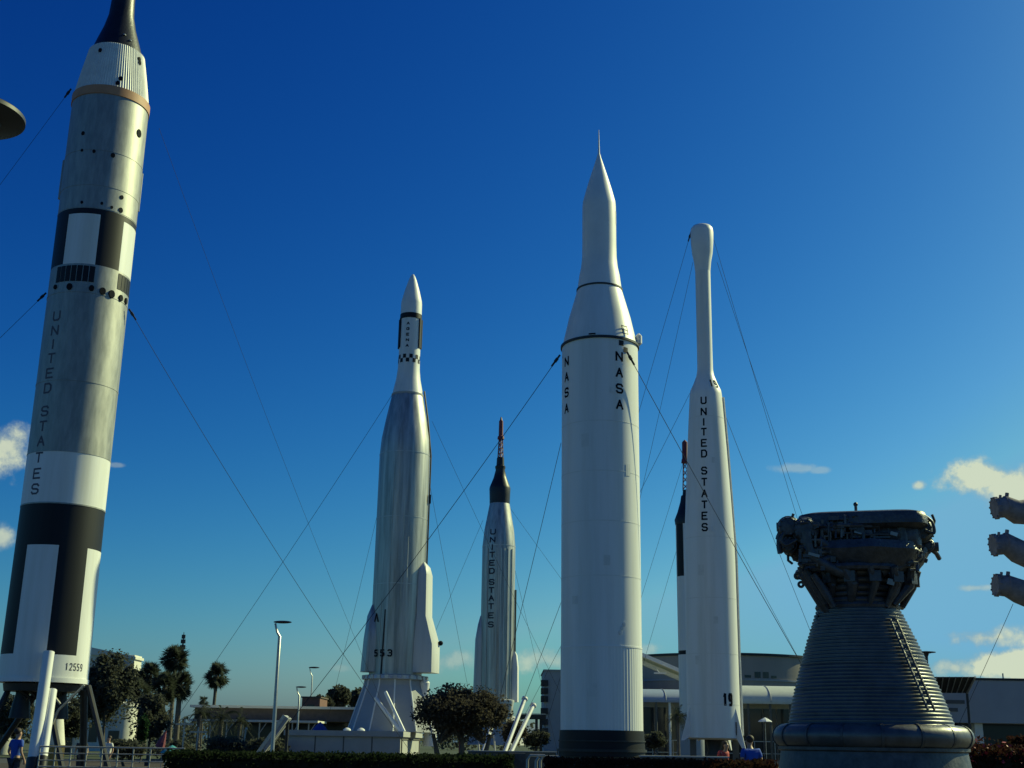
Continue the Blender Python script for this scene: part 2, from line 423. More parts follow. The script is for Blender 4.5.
    for px, py, s in ((68,286.5,.10),(90,288,.09),(101,291,.11),(110,294,.12),(119,298,.10),(124,301,.10),(54,287,.07)):
        a, z = rk.surf(px, py, RB); port(mb, a, z, RB, s, s*1.25, depth=.05)
    split_build(mb, 'separation_vent', 'ink', t)
    # long conduit down the first stage
    a = R(1.5); r0 = RB + .06
    mb = MB(); mb.tube([cyl_pt(R(96), RB+.0, z) for z in (z_bp2+.8, zf(150))], .06, 8); mb.tube([cyl_pt(R(-94), RB+.0, z) for z in (z_bp2+.8, zf(150))], .08, 8); split_build(mb, 'side_fairing', 'alu', t)
    # lettering
    ys = [315.5, 330, 344, 358, 373, 388, 411, 426, 441, 457.5, 473.5, 489]
    xs = [56 + (33-56)*(y-315.5)/(489-315.5) for y in ys]
    zz = []; aa = []
    for x, y in zip(xs, ys):
        a, z = rk.surf(x, y, RB); zz.append(z); aa.append(a)
    am = sum(aa)/len(aa)
    vtext(t, rk, 'UNITEDSTATES', zz, am, lambda z: RB, .36, .40, .065, 'ink3')
    a, z = rk.surf(73.5, 667, RB)
    htext(t, rk, '12559', a, z, rt, .115, .25, .045, .032, 'ink2')
    # engine bells and launch mount
    for x in (-.62, .62):
        mb = MB(); mb.lathe([(z_bot-.1, .25), (z_bot-.45, .22), (z_bot-.8, .30), (z_bot-1.25, .36)], 32, c=(x, 0), capb=False)
        mb.build('engine_bell', 'darksteel', t)
    mb = MB()
    for k in range(14):
        a = k*2*math.pi/14 + .2; mb.tube([cyl_pt(a, 1.2, z_bot-.05), cyl_pt(a+.5, .5, z_bot-.6)], .05, 6)
    mb.lathe([(z_bot-.35, 1.25), (z_bot-.1, 1.3)], 32)
    mb.build('thrust_frame', 'darksteel', t)
    def pl(px, py, yy=0.0):  # pixel on a vertical sheet yy in front of the axis
        return rk.local(at(px, py, rk.Y + yy))
    for seg in (((38,690),(-4,752),.11), ((50,708),(62,768),.10), ((84,690),(83,768),.13), ((88,686),(108,768),.10), ((8,690),(-30,768),.10)):
        mb = MB(); p0 = pl(*seg[0], -.4 if seg[2] == .10 else .4); p1 = pl(*seg[1], -1.2 if seg[2] == .10 else 1.2)
        d = (p1-p0); p1 = p0 + d * (p0.z / (p0.z - p1.z)) if p1.z < p0.z else p1
        mb.tube([p0, p1], seg[2], 8); mb.build('leg', 'darksteel', t)
    for seg in (((84,685),(58,710)), ((47,688),(60,704)), ((58,710),(52,724))):
        mb = MB(); mb.tube([pl(*seg[0], -.9), pl(*seg[1], -.9)], .045, 6); mb.build('brace', 'rail', t)
    # leaning white pipes in front of the tail
    for a0, a1, rr in (((48.5,652),(33.5,758),.185), ((52,690),(42.5,757),.155)):
        mb = MB(); p0 = pl(*a0, -1.75); p1 = pl(*a1, -2.6); mb.tube([p0, p1], rr, 16)
        sp = mb.build('support_pipe', 'white2', t)
        mb = MB(); mb.tube([p1 + (p0-p1).normalized()*-.6, p1], rr*1.15, 14); mb.build('pipe_foot', 'darksteel', sp)
    return rk, z_int0, z_or0
rkT, zTi, zTo = build_titan()

# ================================================================== ATLAS-AGENA on its plinth
def nacelle(root, a, zs, name='booster_fairing', m='white'):
    # zs: (z, inner radius, outer radius, half width)
    er = Vector((math.sin(a), -math.cos(a), 0)); et = Vector((math.cos(a), math.sin(a), 0))
    mb = MB(); sec = []
    for z, ri, ro, w in zs:
        pts = []
        for (u, v) in ((ri, -w), (ro - w*.28, -w), (ro - w*.08, -w*.9), (ro, -w*.65), (ro, w*.65), (ro - w*.08, w*.9), (ro - w*.28, w), (ri, w)):
            pts.append(er*u + et*v + Vector((0, 0, z)))
        sec.append(pts)
    n = 8; vs = [p for s_ in sec for p in s_]
    fs = [(i*n+k, i*n+(k+1)%n, (i+1)*n+(k+1)%n, (i+1)*n+k) for i in range(len(sec)-1) for k in range(n)]
    fs += [tuple(reversed(range(n))), tuple((len(sec)-1)*n + k for k in range(n))]
    mb.add(vs, fs); return mb.build(name, m, root, angle=40)

def build_agena():
    rk = Rk(396.2, 640, 73.0)
    t = rk.root('silver_rocket', 0, 'silver rocket with checkered white upper stage, standing on the long grey plinth', 'rocket')
    z = rk.z; rad = rk.rad
    RB = 1.50
    zs0 = z(676); zs1 = z(456)
    prof = [(zs0, RB), (zs0 + (zs1-zs0)*.25, RB), (zs0 + (zs1-zs0)*.5, RB), (zs0 + (zs1-zs0)*.75, RB), (zs1, RB)] + rk.prof([(440, 24), (420, 20.5), (396, 15.6)])
    prof = sorted(prof)
    mb = MB(); mb.lathe(prof, 80); mb.build('booster_tank', 'alu_atlas', t)
    rf = rfun(prof)
    mb = MB(); band(mb, zs1-.03, zs1+.03, RB, .012, 80); band(mb, z(520)-.02, z(520)+.02, RB, .010, 80); band(mb, z(586)-.02, z(586)+.02, RB, .010, 80); split_build(mb, 'weld_ring', 'atlas_paint', t)
    zc = z(396)
    mb = MB(); band(mb, zc-.06, zc+.06, rf(zc), .03, 48); mb.build('collar', 'concrete', t)
    up = [(zc, rf(zc))] + rk.prof([(388, 14), (380, 12.2), (370, 11), (360, 10.7), (316, 10.4)])
    up = sorted(up); ru = rfun(up)
    mb = MB(); mb.lathe(up, 64); mb.build('upper_stage', 'white', t)
    t.rotation_euler.y = R(.28)
    zr0, zr1 = z(317.5, .55), z(312.5, .55)
    mb = MB(); mb.lathe([(zr0, ru(zr0)-.01), (zr0+.002, ru(zr0)+.03), (zr1, ru(zr0)+.03), (zr1+.002, ru(zr0)-.02)], 48); mb.build('black_band', 'black', t)
    ns = [(zr1, ru(zr0)+.005)] + rk.prof([(304, 10.4), (301, 10.0), (291, 7.4), (281, 4.2), (277, 2.6), (274.5, 1.0)])
    mb = MB(); mb.lathe(sorted(ns), 48); mb.build('nose_cone', 'white2', t)
    # checks
    zk1, zkm, zk0 = z(354, .55), z(358, .55), z(362, .55)
    mb = MB(); n = 20
    for row, (a0, a1) in enumerate(((zkm, zk1), (zk0, zkm))):
        for k in range(n):
            if (k + row) % 2 == 0: patch(mb, 2*math.pi*k/n, 2*math.pi*(k+1)/n, a0, a1, ru, .012)
    split_build(mb, 'checker_ring', 'black', t)
    for a in (-78, 74):
        mb = MB(); patch(mb, R(a-20), R(a+12), z(349), z(320), ru, .05)
        p = [cyl_pt(R(b), ru(z(330)) + .05, zz) for b in (a-20, a+12) for zz in (z(349), z(320))]
        mb.tube([p[0], p[1]], .05, 6); mb.tube([p[2], p[3]], .05, 6)
        split_build(mb, 'black_side_rail', 'black', t)
    zz = [z(y, .55) for y in (323.5, 329.0, 334.6, 340.2, 345.8)]
    a, _ = rk.surf(406, 330, .6)
    vtext(t, rk, 'AGENA', zz, a, ru, .20, .19, .05, 'ink')
    # booster nacelles
    zt, zm, zl, zb = z(563), z(617), z(645), z(673)
    nacelle(t, R(66), [(zb, 1.2, 2.50, .66), (zl, 1.2, 2.48, .66), (zm, 1.2, 1.98, .55), (z(576), 1.2, 1.92, .52), (z(568), 1.2, 1.80, .40), (zt, 1.3, 1.56, .10)], m='fairing')
    nacelle(t, R(-75), [(zb, 1.2, 1.95, .60), (z(640), 1.2, 1.86, .58), (z(617), 1.2, 1.74, .40), (z(606), 1.2, 1.54, .10)], m='alu_atlas')
    nacelle(t, R(160), [(zb, 1.2, 2.2, .60), (zl, 1.2, 2.1, .60), (zm, 1.2, 1.8, .44), (zt, 1.3, 1.5, .10)])
    mb = MB(); mb.tube([cyl_pt(R(80), rf(zz_)+.07, zz_) for zz_ in (z(565), z(500), zs1, z(420), zc+.3)], .05, 6); mb.box(cyl_pt(R(80), RB+.1, z(499)), (.14, .2, .5)); mb.build('cable_conduit', 'darksteel', t)
    mb = MB()
    for deg, y0, y1 in ((-22, 676, 470), (4, 676, 500), (16, 676, 540), (-40, 676, 600)):
        mb.tube([cyl_pt(R(deg), RB+.00, z(y0)), cyl_pt(R(deg), RB+.00, z(y1))], .022, 6)
    split_build(mb, 'tank_stringer', 'alu_atlas', t)
    mb = MB(); mb.tube([cyl_pt(R(-32), RB+.03, z(676)), cyl_pt(R(-30), RB+.03, z(640)), cyl_pt(R(-29), RB+.0, z(612))], .04, 6); mb.build('dark_seam_duct', 'darksteel', t)
    a, zt_ = rk.surf(382, 653, RB)
    htext(t, rk, '553', a, zt_, lambda q: RB+.02, .28, .40, .17, .075, 'ink', off=.035)
    a, zt_ = rk.surf(376, 618, RB); mb = MB(); q0 = [cyl_pt(a + dx/RB, RB+.03, zt_+dz) for dx, dz in ((-.16,-.22),(0,.24),(.16,-.22))]; mb.tube(q0, .035, 6); mb.build('chevron_mark', 'ink', t)
    p = rk.local(at(440, 643, rk.Y-.4)); mb = MB(); mb.ball(p, .14); mb.tube([p, p + Vector((-.35, 0, 0))], .04, 6); mb.build('vent_ball', 'ink', t)
    # tail ring, flared launch skirt
    zbase = z(731)
    mb = MB(); mb.lathe([(zs0-.25, RB+.08), (zs0-.22, RB+.34), (zs0-.02, RB+.30), (zs0+.05, RB-.02)], 64)
    for k in range(24):
        a = 2*math.pi*k/24; mb.box(cyl_pt(a, RB+.32, zs0-.12), (.22, .12, .22), Matrix.Rotation(a, 3, 'Z'))
    mb.build('hold_down_ring', 'atlas_paint', t)
    n = 12; rk0 = rad(zbase, 45)
    mb = MB(); mb.lathe([(zbase-.05, rk0), (zs0-.55, RB+.22), (zs0-.25, RB+.18)], n); sk = mb.build('launch_skirt', 'greyw', t, smooth=False)
    mb = MB()
    for k in range(n):
        a = 2*math.pi*k/n; mb.tube([cyl_pt(a, rk0+.02, zbase-.02), cyl_pt(a, RB+.24, zs0-.55), cyl_pt(a, RB+.2, zs0-.25)], .045, 6)
    split_build(mb, 'skirt_edge_strip', 'white2', sk)
    # small vernier and lower white nozzle on the sunny side
    p = rk.local(at(424, 688, rk.Y-.6)); mb = MB(); mb.lathe([(p.z-.75, .20), (p.z-.3, .24), (p.z+.3, .30), (p.z+.45, .18)], 24, c=(p.x, p.y)); mb.build('vernier_engine', 'white2', t)
    p2 = rk.local(at(430, 733, rk.Y-.6)); mb = MB(); mb.lathe([(p2.z-.7, .40), (p2.z-.2, .36), (p2.z+.4, .30), (p2.z+.6, .24)], 24, c=(p2.x, p2.y)); mb.tube([(p2.x, p2.y, p2.z+.5), (p2.x-.2, p2.y, p.z-.6)], .08, 8); mb.build('booster_nozzle', 'white2', t)
    for q0, q1 in (((375,698),(402,733)), ((385,692),(404,732))):
        mb = MB(); mb.tube([rk.local(at(*q0, rk.Y-2.6)), rk.local(at(*q1, rk.Y-3.6))], .10, 10); mb.build('brace_pipe', 'white2', t)
    return rk, zc, zbase
rkA, zAc, zAb = build_agena()

# plinth under it
def plinth():
    c = at(403, 745, 66.0); x1 = c.x; x0 = at(283, 745, 66.0).x
    zt = z_at(x1, 66, 731.5); zs = z_at(x1, 66, 737)
    t = thing('rocket_plinth', ((x0+x1)/2, 73.5, 0), 0, 'long low grey box plinth under the silver rocket, its right end in sunlight', 'plinth')
    cx, cy = (x0+x1)/2, 73.5
    mb = MB(); mb.bx(x0-cx+.15, -7.35, 0, x1-cx-.15, 7.35, zs); mb.build('plinth_wall', 'concrete', t)
    mb = MB(); mb.bx(x0-cx, -7.5, zs+.002, x1-cx, 7.5, zt); mb.build('top_slab', 'concrete', t)
    mb = MB()
    for k in range(1, 4):
        xx = x0-cx+.15 + (x1-x0-.3)*k/4; mb.bx(xx-.03, -7.37, .05, xx+.03, -7.352, zs-.01)
    xe = x1-cx-.15
    for (ya, yb, za, zb) in ((-6.9, 6.9, zs-.14, zs-.06), (-6.9, 6.9, .4, .5), (-6.9, -6.6, .5, zs-.14), (6.6, 6.9, .5, zs-.14)):
        mb.bx(xe+.002, ya, za, xe+.05, yb, zb)
    split_build(mb, 'panel_trim', 'conc_dark', t)
    for px in (347, 361):
        p = at(px, 731, 67.5)
        mb = MB(); mb.lathe([(0, .08), (.01, .20), (.06, .20), (.12, .14), (.16, .04)], 20)
        o = mb.build('dome_light', 'white2'); o.location = (p.x, 67.5, zt+.003)
        tag(o, ('small white dome light on the plinth top, left of the pair', 'small white dome light on the plinth top, nearer the rocket skirt')[px > 350], 'light', 'white dome lights on the plinth')
plinth()

# ================================================================== MERCURY-ATLAS
def build_mercury():
    rk = Rk(497.3, 640, 113.0)
    t = rk.root('striped_rocket', 0, 'silver rocket with black capsule and red escape tower, rising behind the round tree', 'rocket')
    z = rk.z; rad = rk.rad; RB = 1.50
    zb = z(716); zs = z(547)
    k = 6; prof = [(zb + (zs-zb)*i/k, RB) for i in range(k+1)] + sorted(rk.prof([(530, 14.8), (515, 12.0), (504, 10.0)]))
    mb = MB(); mb.lathe(prof, 64); mb.build('booster_tank', 'alu_atlas', t); rf = rfun(prof)
    mb = MB(); band(mb, zs-.04, zs+.04, RB, .015); split_build(mb, 'weld_ring', 'atlas_paint', t)
    mb = MB()
    for d in (-40, -5, 8, 20, 34, 52):
        mb.tube([cyl_pt(R(d), RB+.03, zb+.2), cyl_pt(R(d), RB+.03, zs-.3)], .05, 6)
    split_build(mb, 'tank_stringer', 'atlas_paint', t)
    ca = sorted(rk.prof([(504, 10.1), (496, 10.3), (489, 10.6), (487, 10.2), (478, 6.6), (470, 4.6), (468, 5.2), (466.5, 5.2), (465.5, 4.0), (458, 3.6), (457, 2.2)]))
    mb = MB(); mb.lathe(ca, 40); cp = mb.build('capsule', 'capsule', t)
    # escape tower
    z0, z1, z2 = z(458), z(439), z(417)
    et = MB(); w0, w1 = rad(z0, 3.0), rad(z1, 2.0)
    pts0 = [cyl_pt(R(a), w0, z0) for a in (0, 120, 240)]; pts1 = [cyl_pt(R(a), w1, z1) for a in (0, 120, 240)]
    for i in range(3):
        et.tube([pts0[i], pts1[i]], .05, 6)
        for j in range(4):
            f0, f1 = j/4, (j+1)/4
            a_ = pts0[i].lerp(pts1[i], f0); b_ = pts0[(i+1)%3].lerp(pts1[(i+1)%3], f1); c_ = pts0[(i+1)%3].lerp(pts1[(i+1)%3], f0)
            et.tube([a_, b_], .035, 5); et.tube([a_, c_], .03, 5)
    tw = et.build('escape_tower', 'red', t)
    mb = MB(); mb.lathe([(z1-.02, rad(z1, 3.4)), (z1+.22, rad(z1, 3.2)), (z1+.3, rad(z1, 2.3)), (z2-.4, rad(z1, 2.1)), (z2-.3, rad(z1, 1.2)), (z2, .05)], 24); mb.build('escape_motor', 'red', tw)
    zz = [z(y) for y in (534, 542, 549.5, 557, 565, 573, 584, 592, 600, 608, 617, 626)]
    a, _ = rk.surf(491.5, 590, RB)
    vtext(t, rk, 'UNITEDSTATES', zz, a, lambda q: rf(q)+.03, .56, .54, .11, 'ink2')
    nacelle(t, R(80), [(z(702), 1.1, 1.95, .42), (z(668), 1.1, 1.93, .42), (z(655), 1.1, 1.8, .25), (z(651), 1.2, 1.62, .05)])
    nacelle(t, R(-85), [(z(704), 1.1, 2.05, .5), (z(640), 1.1, 1.95, .5), (z(625), 1.1, 1.75, .3), (z(616), 1.2, 1.55, .05)], m='atlas_paint')
    mb = MB(); mb.tube([cyl_pt(R(80), RB+.1, z(655)), cyl_pt(R(80), RB+.1, z(590))], .08, 6); mb.build('cable_conduit', 'darksteel', t)
    p = rk.local(at(507, 702, rk.Y-1.9)); mb = MB(); mb.lathe([(p.z-1.4, .34), (p.z-.9, .45), (p.z-.1, .58), (p.z, .62), (p.z+.15, .62), (p.z+.2, .4)], 24, c=(p.x, p.y)); mb.build('vernier_engine', 'adapter', t)
    mb = MB(); mb.lathe([(z(745), 2.5), (zb, RB+.15)], 12); mb.build('launch_skirt', 'greyw', t, smooth=False)
    return rk
rkM = build_mercury()

# ================================================================== JUNO II (centre)
def build_juno():
    rk = Rk(601.6, 700, 40.7)
    t = rk.root('white_rocket', 0, 'large white rocket in the centre with a needle tip and NASA down its side', 'rocket')
    z = rk.z; rad = rk.rad; RB = 1.29
    zf = lambda py: z(py, RB)
    zb = zf(731); zr = zf(645.5); zt = zf(336.5)
    k = 8; prof = [(zr + (zt-zr)*i/k, RB) for i in range(k+1)]
    mb = MB(); mb.lathe(prof, 96); mb.build('main_stage', 'white', t)
    n = 144
    mb = MB(); mb.lathe([(zb, RB+.002), ((zb+zr)/2, RB+.002), (zr-.03, RB+.002)], n, rfn=lambda a, q: 1 + .0038*(1 if int(a/(2*math.pi)*n+.01) % 2 else -1)); mb.build('fluted_tail_section', 'white', t, angle=18)
    mb = MB(); band(mb, zr-.03, zr+.02, RB, .014, 96); mb.build('tail_joint_ring', 'white2', t)
    z0 = 0
    mb = MB(); mb.lathe([(zf(757), RB+.06), (zf(751), RB+.06), (zb+.02, RB+.03), (zb+.03, RB-.02)], 96); bs = mb.build('black_tail_ring', 'black', t)
    mb = MB(); band(mb, zf(751)-.03, zf(751)+.05, RB+.06, .05, 64); band(mb, zf(741)-.02, zf(741)+.02, RB+.05, .03, 64); split_build(mb, 'base_ring', 'darksteel', bs)
    mb = MB(); mb.lathe([(0, RB+.2), (zf(757), RB+.0)], 48); mb.build('concrete_base', 'conc_dark', t)
    for y_ in (420, 470, 520, 575): mb = MB(); q = zf(y_); band(mb, q-.012, q+.012, RB, .005, 96); mb.build('panel_seam', 'panel', t)
    for px, py, wx, hz in ((585, 440, .10, .22), (607, 560, .08, .16), (628, 470, .07, .2), (575, 600, .09, .13), (612, 390, .06, .1), (592, 690, .12, .2)):
        a, q = rk.surf(px, py, RB); mb = MB(); patch(mb, a-wx, a+wx, q-hz, q+hz, lambda _: RB, .007); mb.build('access_panel', 'panel', t)
    # upper cone, ring at front pixel 283
    Rm = rad(z(290), 22.3); zm = z(283, Rm)
    cone = [(zt, RB), ((zt+zm)/2, (RB+Rm)/2+.03), (zm, Rm)]
    mb = MB(); mb.lathe(cone, 96); mb.build('conical_fairing', 'white', t); rc = rfun(cone)
    mb = MB(); band(mb, zt-.03, zt+.05, RB, .05, 96); split_build(mb, 'dark_joint_ring', 'darksteel', t)
    up = [(zm, Rm)] + sorted(rk.prof([(276, 20.2), (268, 18.4), (258, 17.3), (245, 17.0), (225, 16.9), (207, 16.7), (202, 16.2), (190, 12.8), (178, 9.0), (166, 5.0), (158, 2.3), (153, .9)]))
    up = [u_ for i, u_ in enumerate(up) if i == 0 or u_[0] > zm]
    mb = MB(); mb.lathe(up, 64); mb.build('nose_section', 'white2', t)
    mb = MB(); band(mb, zm-.03, zm+.03, Rm, .03, 64); split_build(mb, 'dark_joint_ring', 'darksteel', t)
    mb = MB(); mb.tube([(0,0,z(156)), (0,0,z(142)), (0,0,z(130))], [.035, .022, .010], 8); mb.build('needle_tip', 'white2', t)
    rf = lambda q: RB
    for xc, ys, wmul in ((619.5, (356.5, 372.5, 388.5, 404.5), 1), (566.6, (361.5, 377, 392.5, 408.5), 1)):
        pos = []; aa = []
        for y in ys:
            a, q = rk.surf(xc, y, RB); pos.append(q); aa.append(a)
        vtext(t, rk, 'NASA', pos, sum(aa)/4, rf, .285, .345, .065, 'ink')
    mb = MB()
    for px, py in ((621.2, 343), (625.5, 350)):
        a, q = rk.surf(px, py, RB); patch(mb, a-.07, a+.07, q-.09, q+.09, rf, .012)
    split_build(mb, 'checker_mark', 'black', t)
    mb = MB(); a, q = rk.surf(624.5, 330, RB-.05)
    for (s0, t0, s1, t1) in ((-.12,-.16,-.12,.16), (.12,-.16,.12,.16), (-.12,.14,.12,.14), (-.12,-.14,.12,-.14), (-.12,0,.12,0)):
        mb.tube([cyl_pt(a+s0/RB, rc(q+t0)+.05, q+t0), cyl_pt(a+s1/RB, rc(q+t1)+.05, q+t1)], .013, 5)
    mb.build('access_frame', 'ink', t)
    mb = MB(); a, q = rk.surf(592, 333.5, RB); patch(mb, a-.09, a+.09, q-.025, q+.025, rc, .02); mb.build('small_vent', 'ink', t)
    mb = MB(); a, q = R(84), z(342); mb.lathe([(q-.2, .02), (q-.12, .11), (q+.16, .11), (q+.25, .02)], 12, c=tuple(cyl_pt(a, RB+.04, 0)[:2])); mb.build('side_camera_housing', 'white2', t)
    mb = MB(); a, q = rk.surf(611.5, 215, .5); patch(mb, a+.3, a+.55, q-.3, q+.2, rfun(up), .006); mb.build('faded_marking', 'adapter', t)
    mb = MB(); a, q = rk.surf(622, 628, RB)
    for dx, dz in ((0,0),(.06,.12),(-.05,-.14)): port(mb, a+dx, q+dz, RB, .05, .07)
    split_build(mb, 'access_port', 'adapter', t)
    return rk
rkJ = build_juno()

# ================================================================== THOR-DELTA (right)
def build_delta():
    rk = Rk(712.3, 680, 59.0)
    t = rk.root('slender_rocket', 0, 'slender white rocket with a club shaped nose and the number 19', 'rocket')
    z = rk.z; rad = rk.rad
    t.rotation_euler.y = R(.26)
    zb = z(738)
    prof = [(zb, 1.235)] + sorted(rk.prof([(700, 26.6), (657, 26.3), (600, 25.9), (560, 25.6), (540, 25.0), (500, 22.8), (450, 19.8), (410, 17.2), (396, 16.2), (391, 15.4), (384, 12.0), (376, 8.9), (370, 7.9), (350, 7.7), (300, 7.6), (272, 7.6)]))
    mb = MB(); mb.lathe(prof, 80); mb.build('main_body', 'white', t); rf = rfun(prof)
    for y_ in (420, 540, 600, 655, 705): mb = MB(); q = z(y_); band(mb, q-.015, q+.015, rf(q), .005, 80); mb.build('panel_seam', 'panel', t)
    for px, py, wx, hz in ((700, 570, .12, .25), (715, 620, .09, .16), (697, 660, .10, .2), (712, 460, .08, .14)):
        a, q = rk.surf(px, py, rf(z(py))); mb = MB(); patch(mb, a-wx, a+wx, q-hz, q+hz, rf, .007); mb.build('access_panel', 'panel', t)
    hd = [(z(272), rf(z(272)))] + sorted(rk.prof([(262, 8.6), (254, 10.3), (243, 11.3), (233, 11.6), (229, 10.9), (227, 9.2), (226, 7.0), (225.4, 4.0)]))
    hd = [h for i, h in enumerate(hd) if i == 0 or h[0] > hd[0][0]]
    mb = MB(); mb.lathe(hd, 48); mb.build('payload_fairing', 'white2', t)
    mb = MB(); mb.lathe([(hd[-1][0]-.01, .20), (hd[-1][0]+.06, .12), (hd[-1][0]+.10, .02)], 16); mb.build('top_cap', 'darksteel', t)
    ys = (400.4, 411.6, 422, 431.9, 443, 453.6, 470.7, 482, 493.5, 504.6, 515.8, 527.2)
    pos = []; aa = []
    for i, y in enumerate(ys):
        x = 701.9 + (703.6-701.9)*i/11; q0 = z(y); a, q = rk.surf(x, y, rf(q0)); pos.append(q); aa.append(a)
    th = .075
    for ch, zc, a in zip('UNITEDSTATES', pos, aa):
        mb = MB(); glyph(mb, ch, .30, .40, th, lambda s_, t_, zc=zc, a=a: cyl_pt(a + s_/rf(zc), rf(zc-.2+t_)+.006, zc-.2+t_)); mb.build('letter', 'ink', t, smooth=False, fix=False)
    a, q = rk.surf(728, 699.5, 1.24); htext(t, rk, '19', a, q, rf, .25, .58, .03, .12, 'ink')
    q0 = z(383); a, q = rk.surf(711.5, 383.5, rf(q0)+.05); htext(t, rk, '19', a, q, rf, .20, .42, .08, .07, 'ink', off=.012)
    # fins
    for a, sc in ((R(56), 1.0), (R(-62), .72), (R(152), 1), (R(-152), 1)):
        er = cyl_pt(a, 1, 0); et = Vector((-er.y, er.x, 0)); zt = z(703); zz = z(741 if a < 0 else 750)
        out = 1.68 if sc == 1.0 else 1.66
        mb = MB(); vs = []
        for s_ in (-.05, .05):
            vs += [er*1.15 + Vector((0,0,zt)) + et*s_*.3, er*out + Vector((0,0,zz)) + et*s_*.3, er*(out-.12) + Vector((0,0,zz)) + et*s_, er*1.15 + Vector((0,0,zb+.1)) + et*s_]
        mb.add(vs, [(0,1,2,3), (7,6,5,4), (0,4,5,1), (1,5,6,2), (2,6,7,3), (3,7,4,0)])
        f = mb.build('fin', 'white2', t, smooth=False)
    for a in (R(54), R(-70)):
        mb = MB(); patch(mb, a-.05, a+.05, z(735), z(722), rf, .02); mb.build('fin_shade_line', 'ink', t)  # ink patches: right one paints the fin gap's shadow, left a black line
    mb = MB(); mb.tube([cyl_pt(R(88), rf(q)+.05, q) for q in (z(735), z(657), z(560), z(450), z(398))], .06, 6); mb.build('cable_conduit', 'adapter', t)
    mb = MB(); mb.tube([cyl_pt(R(6), rf(z(y))+.04, z(y)) for y in (536, 530)], .03, 6); mb.build('pitot_bracket', 'white2', t)
    mb = MB(); mb.lathe([(zb-.08, 1.1), (zb+.002, 1.25)], 48); mb.build('tail_ring', 'adapter', t)
    for x in (-.95, -.3, .35, .95):
        mb = MB(); mb.box((x, .2 if abs(x) < .5 else -.2, (zb-.08)/2), (.28, .3, zb-.08)); mb.build('stand_post', 'conc_dark', t)
    mb = MB(); mb.lathe([(zb-1.0, .45), (zb-.5, .3), (zb-.1, .4)], 24); mb.build('engine_bell', 'darksteel', t)
    return rk
rkD = build_delta()

# ================================================================== MERCURY-REDSTONE (mostly behind the Delta)
def build_redstone():
    rk = Rk(689.5, 640, 104.0)
    t = rk.root('redstone_rocket', 0, 'white rocket with black bands, half hidden behind the slender rocket marked 19', 'rocket')
    z = rk.z; rad = rk.rad; RB = .93; zb = z(715)
    k = 4; zt = z(524)
    z1, z2 = z(655), z(651)
    def mf(a, q):
        if z1 < q < z2: return 1
        if q > z(577) and (-70 < a < -20 or 20 < a < 70): return 1
        return 0
    lv = sorted([zb, (zb+z1)/2, z1, z2, z(610), z(577), z(550), zt])
    mb = MB(); mb.lathe([(q, RB) for q in lv], 72, mf); mb.build('booster_tank', ['white', 'black'], t)
    cp = sorted(rk.prof([(525, 11.5), (520, 12.2), (512, 9.0), (502, 6.0), (496, 5.0), (495, 3.5), (490, 3.0)]))
    mb = MB(); mb.lathe(cp, 40); mb.build('capsule', 'capsule', t)
    z0, z1_, z3 = z(490), z(463), z(440)
    mb = MB(); w0, w1 = rad(z0, 4.0), rad(z1_, 2.6)
    for i in range(4):
        a = R(45+90*i); b = R(135+90*i)
        mb.tube([cyl_pt(a, w0, z0), cyl_pt(a, w1, z1_)], .05, 6)
        for j in range(4):
            f0, f1 = j/4, (j+1)/4
            mb.tube([cyl_pt(a, w0, z0).lerp(cyl_pt(a, w1, z1_), f0), cyl_pt(b, w0, z0).lerp(cyl_pt(b, w1, z1_), f1)], .04, 5)
    tw = mb.build('escape_tower', 'red', t)
    mb = MB(); mb.lathe([(z1_, rad(z1_, 4)), (z1_+.3, rad(z1_, 3.6)), (z1_+.4, rad(z1_, 3)), (z3-.2, rad(z1_, 2.8)), (z3, .05)], 24); mb.build('escape_motor', 'red', tw)
    mb = MB(); mb.lathe([(0, 1.3), (zb, 1.0)], 24); mb.build('pedestal', 'greyw', t)
build_redstone()

